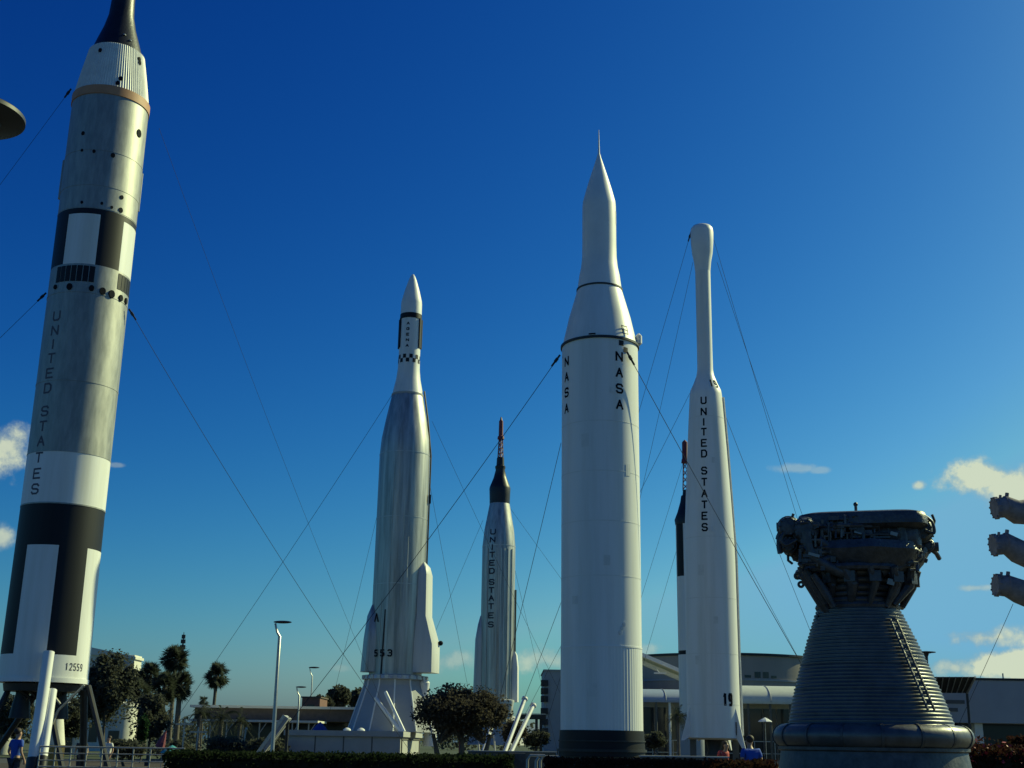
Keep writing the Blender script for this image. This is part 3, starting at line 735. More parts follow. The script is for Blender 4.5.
# ================================================================== BIG BLACK ENGINE
def build_engine():
    rk = Rk(872, 738, 18.5)
    t = rk.root('rocket_engine', 0, 'huge black rocket engine standing upright on its bell at the right', 'rocket engine')
    z = rk.z; rad = rk.rad
    def P(px, py, dy=0.0): return rk.local(at(px, py, rk.Y + dy))
    rng = random.Random(3)
    # bell with ribs
    keys = sorted(rk.prof([(728, 85.0), (704, 78.0), (685, 71.8), (665, 64.2), (646, 56.8), (628, 49.5), (612, 42.3), (602, 38.5)]))
    rf = rfun(keys); zb, zt = keys[0][0], keys[-1][0]
    pr = []; q = zb; pitch = .050; i = 0
    while q < zt - .02:
        r0 = rf(q); thick = (.003, .006, .004, .010, .005, .003, .007)[i % 7]
        pr += [(q, r0), (q + pitch*.30, r0 - .002), (q + pitch*.36, r0 + thick), (q + pitch*.72, r0 + thick), (q + pitch*.80, r0 - .002)]
        q += pitch; i += 1
    mb = MB(); mb.lathe(pr, 96); bell = mb.build('nozzle_bell', 'bell', t, angle=50)
    # turbine exhaust manifold ring with flanged joints
    zc = z(737); Rm = rad(zc, 90.5); rm = rad(zc, 11.8)
    mb = MB(); n = 72; m = 16; ring = []
    for k in range(n):
        a = 2*math.pi*k/n; rr = rm * (1.0 if (k % 12) < 9 else 1.05)
        for j in range(m):
            b = 2*math.pi*j/m; qq = Rm + rr*math.cos(b); ring.append(cyl_pt(a, qq, zc + rr*math.sin(b)))
    mb.add(ring, [(k*m+j, ((k+1)%n)*m+j, ((k+1)%n)*m+(j+1)%m, k*m+(j+1)%m) for k in range(n) for j in range(m)])
    mf = mb.build('exhaust_manifold', 'bell', t, angle=30)
    for k in range(0, 16):
        a = R(-180 + k*22.5 + 6); mb = MB(); et = Vector((math.cos(a), math.sin(a), 0)); c = cyl_pt(a, Rm, zc)
        mb.tube([c - et*.02, c + et*.02], rm*1.08, 20); mb.build('flange', 'engine', mf)
    # lower bell extension
    zl = z(752)
    mb = MB(); mb.lathe([(0.25, rad(.9, 112)), (.7, rad(.9, 106)), (z(768), rad(z(768), 98)), (zl, rad(zl, 95)), (zl+.02, rad(zl, 97.5)), (zl+.06, rad(zl, 97.5)), (zl+.08, rad(zl, 90)), (zc, rad(zl, 86))], 96); lb = mb.build('lower_bell', 'engine', t, angle=30)
    mb = MB(); mb.lathe([(0, 1.75), (.25, 1.75), (.252, 1.2)], 48); mb.build('display_base', 'conc_dark', t)
    # combustion chamber with hoops
    ch = sorted(rk.prof([(606, 36.5), (600, 36), (592, 37.5), (584, 40), (574, 43), (562, 45), (548, 46)]))
    rc = rfun(ch)
    mb = MB(); mb.lathe(ch, 64); chm = mb.build('combustion_chamber', 'engine', t)
    for py, h, r in ((603, 38, .045), (597, 38, .035), (591, 40, .045), (584, 42, .04), (577, 45, .055), (570, 47, .05), (563.5, 49, .06)):
        mb = MB(); q = z(py); mb.torus((0,0,q), rad(q, h), r, 64, 10); mb.build('chamber_hoop', 'bell', chm)
    # side struts and lugs
    def side(px0, py0, px1, py1, r, dy=0): mb = MB(); mb.tube([P(px0,py0,dy), P(px1,py1,dy)], r, 8); return mb
    for s_, pts in (('L', [(803,574),(812,586),(822,604),(828,612)]), ('R', [(914,572),(908,584),(897,594),(893,606)])):
        mb = MB()
        for dy in (-.25, .25):
            mb.tube([P(x, y, dy) for x, y in pts], [.07, .09, .075, .05], 10)
        split_build(mb, 'chamber_strut', 'engine2', t)
    for x0_, y0_, x1_, y1_, r_, d_ in ((800,566,813,591,.05,-.2), (805,570,826,604,.06,-.35), (813,574,834,607,.05,-.5), (799,576,818,580,.05,-.1), (915,566,903,589,.05,-.2), (910,570,893,603,.06,-.35), (902,574,886,607,.05,-.5), (914,574,900,579,.045,-.1)):
        mb = MB(); mb.tube([P(x0_,y0_,d_), P((x0_+x1_)/2+1,(y0_+y1_)/2,d_), P(x1_,y1_,d_)], [r_, r_*1.3, r_*.8], 8); mb.build('chamber_strut', 'engine2', t)
    for (px, py, r) in ((797.5, 576, .055), (801, 584.5, .05), (915.5, 573, .055), (887, 617, .06), (820, 617, .06)):
        mb = MB(); c = P(px, py, -.1); o = []
        for k in range(13):
            a = 2*math.pi*k/12; o.append(c + Vector((math.cos(a)*r*.7, 0, math.sin(a)*r*.7)))
        mb.tube(o, .020, 6); mb.build('lifting_lug', 'engine2', t)
    za, zb_ = z(573), z(608); ra, rb_ = rad(za, 57), rad(zb_, 38)
    mb = MB(); mb.torus((0,0,za), ra, .055, 48, 8); mb.build('frame_ring', 'engine2', t)
    mb = MB(); mb.torus((0,0,zb_), rb_+.03, .05, 48, 8); mb.build('frame_ring', 'engine2', t)
    for k in range(14):
        a = R(k*360/14 + 8); w_ = rng.uniform(.04, .075)
        mb = MB(); mb.tube([cyl_pt(a, ra, za), cyl_pt(a + .12, ra*.88, za + (zb_-za)*.45), cyl_pt(a + rng.uniform(-.2,.2), rb_+.02, zb_)], [w_, w_*1.3, w_*.7], 8); mb.build('chamber_strut', 'engine2', t)
        mb = MB(); mb.box(cyl_pt(a+.1, ra*.93, za - .14), (.16, .12, .15), Matrix.Rotation(a, 3, 'Z')); mb.build('bracket', 'engine', t, smooth=False)
    # fuel inlet cone between chamber and pump deck
    dm = [(z(575), rad(z(575), 52)), (z(566), rad(z(566), 60)), (z(556), rad(z(556), 66)), (z(548), rad(z(548), 62))]
    mb = MB(); mb.lathe(dm, 40, rfn=lambda a, q: 1 + .04*math.sin(a*9)); mb.build('injector_dome', 'engine2', t)
    # top interface frame: thick rounded slab
    def slab(name, x0, x1, y0, y1, half_d, m, e=.35, parent=t):
        c0 = P(x0, y1); c1 = P(x1, y0); c0.z = P(x0, y1, -half_d).z; c1.z = P(x1, y0, -half_d).z; cx = (c0.x+c1.x)/2; hw = (c1.x-c0.x)/2; z0, z1_ = c0.z, c1.z
        mb = MB(); n = 40; vs = []; levels = [(z0, .90), (z0+(z1_-z0)*.18, 1.0), (z0+(z1_-z0)*.62, 1.0), (z0+(z1_-z0)*.88, .97), (z1_, .86)]
        for q, sc in levels:
            for k in range(n):
                a = 2*math.pi*k/n; ca, sa = math.cos(a), math.sin(a)
                vs.append((cx + hw*sc*math.copysign(abs(ca)**e, ca), half_d*sc*math.copysign(abs(sa)**e, sa), q))
        fs = [(i*n+k, i*n+(k+1)%n, (i+1)*n+(k+1)%n, (i+1)*n+k) for i in range(len(levels)-1) for k in range(n)]
        fs += [tuple(reversed(range(n))), tuple((len(levels)-1)*n+k for k in range(n))]
        mb.add(vs, fs); return mb.build(name, m, parent, angle=50)
    slab('upper_interface_frame', 797, 925, 510, 525, .72, 'engine2')
    slab('pump_deck', 801, 919, 523, 549, .56, 'engine2')
    slab('lower_pump_deck', 808, 907, 546, 567, .52, 'engine2')
    # outline bodies: pump housings as fat rounded drums
    for nm, px, py, r, dy, L_ in (('turbopump', 790, 531, .155, -.1, .9), ('valve_body', 789.5, 547, .11, -.2, .6), ('valve_body', 799, 553, .12, .1, .5), ('turbopump', 919, 533, .19, -.1, .9), ('valve_body', 927, 547, .085, -.1, .5), ('pump_outlet', 913, 557, .14, -.1, .8), ('pump_outlet', 806, 533, .18, -.3, .7)):
        c = P(px, py, dy); mb = MB()
        mb.tube([c + Vector((0, yy*L_, 0)) for yy in (-.52, -.5, -.42, -.38, .38, .42, .5, .52)], [r*.3, r*.8, r*.95, r, r, r*.95, r*.8, r*.3], 20)
        d = mb.build(nm, 'engine2', t, angle=50)
        mb = MB(); mb.torus((0,0,0), r*.98, .02, 24, 6); mb.v = [tuple(c + Vector((v[0], v[2] - L_*.36, v[1]))) for v in mb.v]
        for k in range(10):
            a = k*math.pi/5; mb.tube([c + Vector((r*.8*math.cos(a), -L_*.5, r*.8*math.sin(a))), c + Vector((r*.8*math.cos(a), -L_*.55, r*.8*math.sin(a)))], .014, 6)
        mb.build('bolt_ring', 'engine', d)
    # knobbly caps at both flanks
    for px, py in ((783, 546), (930, 547), (781.5, 527)):
        c = P(px, py, -.2); mb = MB(); mb.tube([c + Vector((-.07,0,0)), c + Vector((.12,0,0))], .07, 10); mb.tube([c + Vector((-.02,0,0)), c + Vector((.0,0,0))], .10, 6); mb.build('actuator_cap', 'engine2', t)
    # big ducts
    for pts, r in (([(806,532),(812,556),(836,570),(850,574)], .085), ([(900,528),(903,545),(893,562),(880,572)], .09), ([(818,540),(840,552),(868,556),(896,548)], .07),
                   ([(800,566),(806,561),(822,560),(850,552)], .05), ([(912,562),(900,566),(888,575)], .07), ([(925,530),(934,533),(932,522),(922,514)], .022), ([(784,533),(781,540),(786,545),(796,540)], .024)):
        mb = MB(); c = [P(x, y, -.62) for x, y in pts]; sm = []
        for i in range(len(c)-1):
            p0 = c[max(i-1,0)]; p1 = c[i]; p2 = c[i+1]; p3 = c[min(i+2,len(c)-1)]
            for k in range(6):
                u_ = k/6; sm.append(.5*((2*p1) + (p2-p0)*u_ + (2*p0-5*p1+4*p2-p3)*u_*u_ + (-p0+3*p1-3*p2+p3)*u_**3))
        sm.append(c[-1]); mb.tube(sm, r, 12); mb.build('duct', 'engine', t)
    # thin plumbing: many small tubes and clamps on the pump deck
    for _ in range(80):
        x = rng.uniform(800, 918); y = rng.uniform(518, 566); pts = [P(x, y, -.66 + rng.uniform(-.03, .05))]
        for k in range(rng.randint(2, 4)):
            if rng.random() < .5: x = min(918, max(800, x + rng.uniform(-16, 16)))
            else: y = min(570, max(516, y + rng.uniform(-14, 14)))
            pts.append(P(x, y, -.66 + rng.uniform(-.04, .04)))
        mb = MB(); mb.tube(pts, rng.choice((.012, .016, .022, .028)), 6); mb.build('plumbing_tube', rng.choice(('engine', 'engine2', 'bell')), t)
    for _ in range(34):
        lft = rng.random() < .5; x = rng.uniform(779, 800) if lft else rng.uniform(916, 936); y = rng.uniform(515, 562)
        if (y > 556 and (x < 790 or x > 926)): continue
        mb = MB(); c = P(x, y, rng.uniform(-.45, .1)); v = Vector((rng.uniform(-.12,.12), rng.uniform(-.1,.1), rng.uniform(-.14,.14)))
        mb.tube([c - v, c + v*.3 + Vector((rng.uniform(-.04,.04),0,0)), c + v], rng.choice((.014,.02,.035,.05)), 8); mb.build('fitting', rng.choice(('engine', 'engine2')), t)
    for x, y, w, h in ((833, 530, 26, 12), (868, 527, 22, 10), (893, 535, 14, 18), (850, 549, 30, 8), (880, 552, 18, 9), (826, 552, 16, 10)):
        mb = MB(); c = P(x, y, -.57); r_ = h/140; L_ = w/140
        mb.tube([c + Vector((q*L_, 0, 0)) for q in (-1, -.95, -.6, -.55, .55, .6, .95, 1)], [r_*.5, r_*.9, r_*.9, r_, r_, r_*.9, r_*.9, r_*.5], 14); mb.build('gas_duct', rng.choice(('engine', 'engine2')), t)
    for x in (808, 815, 822, 829):
        mb = MB(); mb.tube([P(x, 530, -.64), P(x+1, 562, -.60)], .026, 8); mb.build('plumbing_tube', 'engine', t)
    for _ in range(34):
        mb = MB(); c = P(rng.uniform(802, 914), rng.uniform(514, 568), -.64); mb.box(c, (rng.uniform(.05,.16), .10, rng.uniform(.04,.12))); mb.build('bracket', rng.choice(('engine2','engine')), t, smooth=False)
    for px, py, w, h in ((894, 534, .10, .05), (897, 556, .14, .05), (891, 582, .10, .08), (814, 555, .16, .04), (913, 514, .06, .05), (858, 533, .10, .02)):
        mb = MB(); c = P(px, py, -.70); mb.box(c, (w, .05, h), Matrix.Rotation(.3, 3, 'Y')); mb.build('highlight_plate', 'alu', t, smooth=False)  # pale plates stand in for metallic highlights on the dark machinery
    mb = MB(); c = P(856, 511, 0); mb.tube([c, c + Vector((0,0,.08))], .022, 8); mb.ball(c + Vector((0,0,.10)), .035, 8, 6); mb.build('top_bolt', 'engine2', t)
    # ladder-like instrumentation strip down the right of the bell
    def bellpt(px, py, off):
        q = z(py); r = rf(q)
        a, q = rk.surf(px, py, r); a, q = rk.surf(px, py, rf(q)); return cyl_pt(a, rf(q) + off, q)
    mb = MB(); A = [bellpt(893 + (926-893)*k/10, 620 + (711-620)*k/10, .075) for k in range(11)]; B = [bellpt(898 + (932-898)*k/10, 619 + (711-619)*k/10, .075) for k in range(11)]
    mb.tube(A, .018, 6); mb.tube(B, .018, 6)
    for k in range(10): mb.tube([A[k], B[k]], .012, 5); mb.box((A[k]+B[k])/2, (.07, .02, .05))
    mb.build('instrument_strip', 'engine2', bell)
build_engine()
eng = bpy.data.objects['rocket_engine']   # the bell stands a little out of plumb under its machinery
for o in bpy.data.objects:
    if o.type == 'MESH' and (o.parent == eng or (o.parent and o.parent.parent == eng)) and o.name.split('.')[0] in ('nozzle_bell', 'instrument_strip', 'combustion_chamber', 'chamber_hoop', 'frame_ring'):
        for v in o.data.vertices: v.co.x -= .046 * (v.co.z - 1.65)

# ================================================================== exhaust pipes at the right edge
def build_cluster():
    Y = 45.0; b = at(1040, 560, Y)
    b.x = b.x
    t = thing('engine_cluster', (b.x + .12, Y, 0), 0, 'cluster of three purple-grey engine nozzles poking in at the right edge under the cloud', 'rocket engine')
    L = lambda px, py, dy=0: at(px, py, Y+dy) - Vector((b.x, Y, 0))
    for pts in (((992,508),(1003,507),(1013,512),(1024,512),(1050,508)), ((990.5,545),(1003,544),(1014,551),(1026,556),(1050,562)), ((993,585),(1004,586),(1015,591),(1028,596),(1050,600))):
        mb = MB(); c = [L(x, y) for x, y in pts]
        mb.tube(c, [.37, .39, .44, .46, .46], 24); o = mb.build('engine_nozzle', 'insul', t, angle=50)
        mb = MB(); d = (c[1]-c[0]).normalized()
        mb.tube([c[0]-d*.04, c[0]+d*.04], .40, 14); mb.tube([c[1]-d*.03, c[1]+d*.04], .41, 20)
        mb.tube([c[1]+Vector((0,-.1,.3)), c[1]+Vector((.04,-.1,.50))], .07, 7); mb.tube([c[0]+Vector((.12,-.2,.28)), c[0]+Vector((.15,-.2,.44))], .05, 7)
        for k in range(11):
            a = k*2*math.pi/11; e = d.orthogonal().normalized(); e = Matrix.Rotation(a, 3, d) @ e
            mb.tube([c[0]+e*.38-d*.07, c[0]+e*.38+d*.09], .035, 6)
        mb.build('flange', 'insul', o, angle=50)
    mb = MB(); c0, c1 = L(1052, 500), L(1052, 606); mb.tube([c0+Vector((.3,0,.4)), c1+Vector((.3,0,-.4))], .8, 24); mb.build('thrust_structure', 'insul', t)
    mb = MB(); mb.tube([c1+Vector((.6,0,0)), Vector((c1.x+.6, 0, 0))], .35, 16); mb.build('support_column', 'darksteel', t)
build_cluster()

# ================================================================== guy wires
def wire(x0, y0, Y0, x1, y1, Y1, label, r=.016, sag=.012, fit=False):
    p0 = at(x0, y0, Y0); lo, hi = 0.0, 4.0
    for _ in range(50):
        m = (lo+hi)/2; q = at(x0 + (x1-x0)*m, y0 + (y1-y0)*m, Y1)
        if q.z > .3: lo = m
        else: hi = m
    p1 = at(x0 + (x1-x0)*lo, y0 + (y1-y0)*lo, Y1)
    L = (p1-p0).length; mb = MB(); n = 14
    pts = [p0.lerp(p1, i/n) - Vector((0, 0, sag*L*4*(i/n)*(1-i/n))) for i in range(n+1)]
    mb.tube(pts, r*.54, 5)
    d = (p1-p0).normalized()
    if fit: mb.tube([p0, p0 + d*.5], .035, 6); mb.tube([p0 + d*.15, p0 + d*.3], .055, 6)
    mb.tube([p1 - d*.8, p1 - d*.4], .05, 6); mb.box((p1.x, p1.y, .15), (.25, .25, .3))
    o = mb.build('guy_wire', 'wire'); set_origin(o, p1)
    tag(o, label, 'cable', 'steel guy wires holding the rockets')
wire(71, 89, 45, 0, 183, 40, 'guy wire from the far left rocket orange band down to the left edge', .014, .006, True)
wire(46, 293, 45, 0, 337, 41, 'guy wire from the far left rocket middle down to the left edge', .016, .006, True)
wire(129, 309, 45, 356, 664, 62, 'guy wire from the far left rocket middle to the silver rocket base', .019, .018, True)
wire(159, 128, 47, 353, 622, 70, 'faint high guy wire from the far left rocket top towards the silver rocket base', .013, .018)
wire(392, 395, 73, 218, 655, 76, 'guy wire from the silver rocket collar down left to the lone palm', .022, .010)
wire(560, 355, 40.7, 311, 690, 52, 'thick guy wire from the central rocket crossing left before the silver rocket', .021, .014, True)
wire(388, 470, 76, 336, 684, 92, 'thin guy wire behind the left side of the silver rocket', .018, .006)
wire(432, 421, 74, 483, 528, 100, 'thin guy wire from the silver rocket shoulder to behind the red towered rocket', .018, .008)
wire(429, 480, 74, 466, 676, 90, 'thin guy wire falling steeply beside the right edge of the silver rocket', .018, .004)
wire(483, 520, 113, 431, 640, 118, 'thin guy wire from the left shoulder of the red towered rocket', .024, .006)
wire(510, 508, 113, 561, 577, 118, 'thin guy wire from the right shoulder of the red towered rocket, shallow slope', .024, .006)
wire(561, 443, 42, 517, 625, 52, 'guy wire from behind the central rocket falling steeply past the red towered rocket', .018, .006)
wire(515, 570, 113, 543, 690, 125, 'thin guy wire falling steeply right beside the red towered rocket', .024, .004)
wire(562, 600, 42.5, 523, 700, 60, 'short low guy wire between the central rocket and the slanted poles', .016, .004)
wire(691, 232, 59, 640, 405, 66, 'guy wire from the slender rocket top falling left behind the central rocket', .018, .006, True)
wire(693, 262, 60, 641, 492, 72, 'steeper guy wire from the club shaped nose behind the central rocket', .017, .004)
wire(690, 393, 60, 640, 490, 75, 'guy wire from the left shoulder of the slender rocket, upper one', .018, .006)
wire(684, 460, 104, 640, 600, 112, 'guy wire from behind the slender rocket by the hidden red tower', .024, .004)
wire(678, 545, 104, 647, 650, 114, 'low guy wire from the hidden black banded rocket down left', .024, .004)
wire(714, 240, 59, 797, 512, 66, 'guy wire from the slender rocket nose falling right to the engine, left one', .018, .012)
wire(717, 262, 60, 806, 520, 74, 'guy wire from the slender rocket nose falling right behind the engine, right one', .018, .012)
wire(724, 412, 59, 815, 640, 66, 'guy wire from the right shoulder of the slender rocket to the engine bell', .020, .008)
wire(627, 352, 39.6, 803, 663, 46, 'thick guy wire from the central rocket crossing right before the slender rocket', .021, .010, True)
wire(735, 540, 59, 792, 645, 72, 'thin guy wire below the thick one, right of the slender rocket', .018, .004)
wire(1013, 604, 45, 984, 668, 60, 'short guy wire hanging below the engine nozzles at the right edge', .018, .002)

# ================================================================== lamps
def disc_lamp(px, py, Y, rdisc, label, thin=False):
    p = at(px, py, Y)
    t = thing('street_lamp', (p.x, Y, 0), 0, label, 'street lamp', 'disc headed street lamps')
    mb = MB(); mb.tube([(0,0,0), (0,0,p.z-.45)], .06 if rdisc < .6 else .07, 12); mb.tube([(0,0,p.z-.5),(0,0,p.z-.2),(0,0,p.z)], [.07,.08,.16], 12); mb.build('lamp_post', 'lamp', t)
    mb = MB(); mb.lathe([(p.z-.035, .12), (p.z-.02, rdisc*.6), (p.z-.006, rdisc*.97), (p.z, rdisc), (p.z+.022, rdisc), (p.z+.03, rdisc*.97), (p.z+.06, rdisc*.3), (p.z+.07, .03)], 56); h = mb.build('lamp_head', 'lamp', t)
    mb = MB(); mb.lathe([(p.z-.040, rdisc*.30), (p.z-.038, rdisc*.50), (p.z-.020, rdisc*.52)], 40, capb=False, capt=False); mb.build('lens', 'lamp', h)
disc_lamp(-27, 117, 6.3, .275, 'street lamp with a dark disc head seen close from below, at the upper left edge')
disc_lamp(926, 652.5, 62, .46, 'street lamp with a flat disc head standing behind the black engine')
def arm_lamp(px, py_top, Y, arm, label, thick=.06, py_base=None):
    ztop = z_at(at(px, py_top, Y).x, Y, py_top); X = at(px, py_top+40, Y).x if Y < 60 else at(px, py_top+15, Y).x
    t = thing('street_lamp', (X, Y, 0), 0, label, 'street lamp', 'arm headed street lamps')
    s = arm
    mb = MB(); mb.tube([(0,0,0), (0,0,ztop*.5), (0,0,ztop-.55*s), (-.10*s,0,ztop-.40*s), (-.16*s,0,ztop-.22*s), (-.20*s,0,ztop-.04)], [thick*1.15, thick, thick*.85, thick*.6, thick*.55, thick*.55], 10); mb.build('lamp_post', 'steel', t)
    mb = MB(); n = 12; vs = []
    mb.ball((.08*s, 0, ztop), (.36*s, .16*s, .055*s), 20, 8); mb.build('lamp_head', 'lamp', t)
arm_lamp(278, 622, 37, .75, 'tall steel street lamp standing behind the dark hedge, nearest of the arm lamps', .055)
arm_lamp(312, 667.5, 125, 1.5, 'small distant street lamp rising above the reddish block and dark trees', .07)
arm_lamp(299, 687, 80, .95, 'middle distance street lamp between the tall steel one and the grey plinth', .06)
p = at(184, 632, 165)
mb = MB(); mb.tube([(p.x,165,0), (p.x,165,p.z-3.2), (p.x,165,p.z)], [.25,.18,.04], 8)
for k, (dz, w) in enumerate(((.6,.35),(1.2,.45),(1.9,.5),(2.6,.4))): mb.box((p.x, 165, p.z-dz), (w*1.3, .2, .5)); 
o = mb.build('antenna_mast', 'darksteel'); set_origin(o, (p.x,165,0)); tag(o, 'dark pointed mast rising above the tallest palm crown', 'mast')

# ================================================================== vegetation
def tree(name, label, cat, px0, px1, py_top, py_bot, Y, m, leaf, n, seed, group=None, stems=1, depth=None, clumps=26):
    rng = random.Random(seed); c = at((px0+px1)/2, (py_top+py_bot)/2, Y); hw = (at(px1, py_bot, Y).x - at(px0, py_bot, Y).x)/2
    zt = z_at(c.x, Y, py_top); zb = max(z_at(c.x, Y, py_bot), .3); cz = (zt+zb)/2; hz = (zt-zb)/2; hd = depth or hw*.9
    t = thing(name, (c.x, Y, 0), 0, label, cat, group)
    cl = []; flat = name == 'round_tree'
    for k in range(clumps):
        while True:
            d = Vector((rng.uniform(-1,1), rng.uniform(-1,1), rng.uniform(-1,1)))
            if .25 < d.length < 1: break
        d = d * (.82 if d.length > .6 else 1)
        if flat: d.z = d.z*.55 + .42*(1 - d.x*d.x)*rng.uniform(.2, 1.1) - .18
        cl.append(Vector((d.x*hw*.84, d.y*hd*.84, cz + d.z*hz*.84)))
    mb = MB()
    for c_ in cl:
        s_ = rng.uniform(.10, .26) if flat else rng.uniform(.17, .34); mb.leaves(c_, (hw*s_, hd*s_, hz*s_*1.05), n // clumps, leaf, rng)
    mb.leaves((0,0,cz), (hw*(.90 if flat else .98), hd*.9, hz*(.72 if flat else .98)), n//9, leaf*.9, rng)
    mb.build('crown', m, t, smooth=False, fix=False)
    mb = MB(); tw = max(.05, hw*.05)
    for s_ in range(stems):
        bx_ = (s_ - (stems-1)/2) * hw*.22; top = Vector((bx_*2.2, rng.uniform(-.2,.2)*hd, zb + hz*.5))
        mb.tube([(bx_, 0, 0), Vector((bx_*1.2, 0, 0)).lerp(top, .5) + Vector((rng.uniform(-.1,.1),0,0)), top], [tw*1.3, tw, tw*.6], 8)
        for c_ in cl[s_::stems][:8]: mb.tube([top.lerp(Vector((bx_,0,zb)), .4), (top+c_)/2, c_], [tw*.5, tw*.3, tw*.12], 5)
    mb.build('trunk', 'bark', t)
    return t
def palm(label, px, py, Y, cr, seed, lean=0.0, group='palm trees', fronds=58, feather=False, cat='palm tree'):
    rng = random.Random(seed); c = at(px, py, Y)
    t = thing('palm_tree', (c.x - lean, Y, 0), 0, label, cat, group); zc = c.z
    mb = MB(); mb.tube([(0,0,0), (lean*.3,0,zc*.4), (lean*.7,0,zc*.75), (lean,0,zc)], [cr*.13, cr*.10, cr*.09, cr*.12], 10); mb.build('trunk', 'palmbark', t)
    mb = MB(); top = Vector((lean, 0, zc))
    for k in range(fronds):
        az = rng.uniform(0, 2*math.pi); el = R(rng.uniform(-70, 85)); L = cr*rng.uniform(.35, .80)
        d = Vector((math.cos(az)*math.cos(el), math.sin(az)*math.cos(el), math.sin(el)))
        hub = top + d*L*.62 + Vector((0,0,-.05*cr)); side = d.cross(Vector((0,0,1))).normalized() if abs(d.z) < .98 else Vector((1,0,0)); side = Matrix.Rotation(rng.uniform(-1.3, 1.3), 3, d) @ side; nrm = side.cross(d)
        mb.tube([top, top.lerp(hub, .3 if feather else 1)], cr*.012, 4)
        if feather:
            tip = top + d*L*1.7 + Vector((0,0,-.5*cr))
            for j in range(1, 14):
                u_ = j/14; b = top.lerp(hub, u_) if 0 else (top*(1-u_)**2 + (top+d*L*1.1)*2*u_*(1-u_) + tip*u_*u_)
                for s_ in (-1, 1):
                    e = b + side*s_*cr*.22*(1-u_*.6) + Vector((0,0,-.10*cr)) + d*cr*.08; w = d*cr*.018
                    mb.add([b-w, b+w, e], [(0,1,2)])
        else:
            for j in range(15):
                th = R(-105 + 210*j/14); e = hub + (d*math.cos(th) + side*math.sin(th))*cr*rng.uniform(.34, .46) + Vector((0,0,-cr*.08*rng.random()))
                w = (side*math.cos(th) - d*math.sin(th))*cr*.030; m_ = hub.lerp(e, .5)
                mb.add([hub, m_-w, e, m_+w], [(0,1,2,3)])
    mb.build('crown', 'leaf_palm', t, smooth=False, fix=False)
def hedge(name, label, x0, x1, y0, y1, z1, m, leaf, n, seed, top=.03, group=None, cat='hedge', flowers=0):
    rng = random.Random(seed); cx, cy = (x0+x1)/2, (y0+y1)/2; hw, hd = (x1-x0)/2, (y1-y0)/2
    t = thing(name, (cx, cy, 0), 0, label, cat, group)
    mb = MB(); mb.bx(-hw+.08, -hd+.08, 0, hw-.08, hd-.08, z1-.09); mb.build('dark_core', 'core', t, smooth=False)  # near-black block, shade inside the foliage put into its colour
    mb = MB(); A = [2*hw*z1, 2*hw*2*hd, 2*hd*z1]; S = sum((A[0], A[1], A[2]*2))
    def leafat(p, s_, mi=0):
        d = Vector((rng.gauss(0,1), rng.gauss(0,1), rng.gauss(0,1))).normalized(); e = Matrix.Rotation(rng.uniform(0,6.28), 3, d) @ d.orthogonal().normalized()
        mb.add([p-d*s_*.5, p+e*s_*.32, p+d*s_*.5, p-e*s_*.32], [(0,1,2,3)], mi)
    for _ in range(n):
        u_ = rng.random()*S; j = lambda: rng.uniform(-.07, .05)
        if u_ < A[0]: p = Vector((rng.uniform(-hw,hw), -hd+.05-j(), rng.uniform(0,z1)))
        elif u_ < A[0]+A[1]: p = Vector((rng.uniform(-hw,hw), rng.uniform(-hd,hd), z1-.05+rng.uniform(-.06, top)*(1 if rng.random() < .9 else 1.8)))
        elif u_ < A[0]+A[1]+A[2]: p = Vector((-hw+.05-j(), rng.uniform(-hd,hd), rng.uniform(0,z1)))
        else: p = Vector((hw-.05+j(), rng.uniform(-hd,hd), rng.uniform(0,z1)))
        leafat(p, leaf*rng.uniform(.6,1.4), 1 if (flowers and p.z > z1-.25 and rng.random() < flowers) else 0)
    mb.build('foliage', [m, 'flower'] if flowers else m, t, smooth=False, fix=False)

tree('round_tree', 'round brown green tree standing in front of the red towered rocket', 'tree', 404, 521, 671, 756, 52, 'leaf_round', .115, 36000, 11, stems=3, clumps=90)
tree('oak_tree', 'broad dark oak in front of the white building, right of the far left rocket', 'tree', 78, 141, 647, 730, 100, 'leaf_oak', .26, 20000, 12, 'broad trees at the left', clumps=34)
tree('oak_tree', 'dark tree behind the launch mount of the far left rocket', 'tree', -8, 40, 690, 742, 105, 'leaf_oak', .34, 5000, 13, 'broad trees at the left')
tree('oak_tree', 'dark tree between the support pipes and the broad oak, partly behind the mount', 'tree', 36, 96, 688, 745, 112, 'leaf_oak', .26, 9000, 14, 'broad trees at the left')
tree('oak_tree', 'low dark tree beside the broad oak, under the palm trunks', 'tree', 126, 176, 690, 750, 96, 'leaf_oak', .24, 9000, 15, 'broad trees at the left')
tree('topiary_tree', 'narrow bright green conical tree beside the pink and red umbrella', 'tree', 136, 150, 712, 745, 85, 'leaf_green', .18, 2600, 16, clumps=14)
tree('dark_tree', 'dark tree behind the reddish block, left of the silver rocket, leftmost crown', 'tree', 309, 335, 694, 712, 128, 'leaf_oak', .34, 3600, 17, 'dark trees left of the silver rocket')
tree('dark_tree', 'dark tree left of the silver rocket, tallest of its group', 'tree', 326, 352, 684, 710, 130, 'leaf_oak', .34, 4200, 18, 'dark trees left of the silver rocket')
tree('dark_tree', 'dark tree touching the skirt of the silver rocket', 'tree', 345, 372, 687, 712, 134, 'leaf_oak', .34, 4200, 19, 'dark trees left of the silver rocket')
tree('dark_tree', 'low dark trees edge under the dark footbridge right of the slanted poles', 'tree', 520, 552, 727, 748, 118, 'leaf_oak', .26, 3400, 20)
tree('dark_tree', 'low dark bush tree right behind the round tree', 'tree', 498, 528, 716, 748, 75, 'leaf_round', .2, 3200, 21)
tree('dark_tree', 'dark tree in front of the shopfront left of the slender rocket', 'tree', 642, 668, 730, 750, 80, 'leaf_oak', .2, 2200, 22)
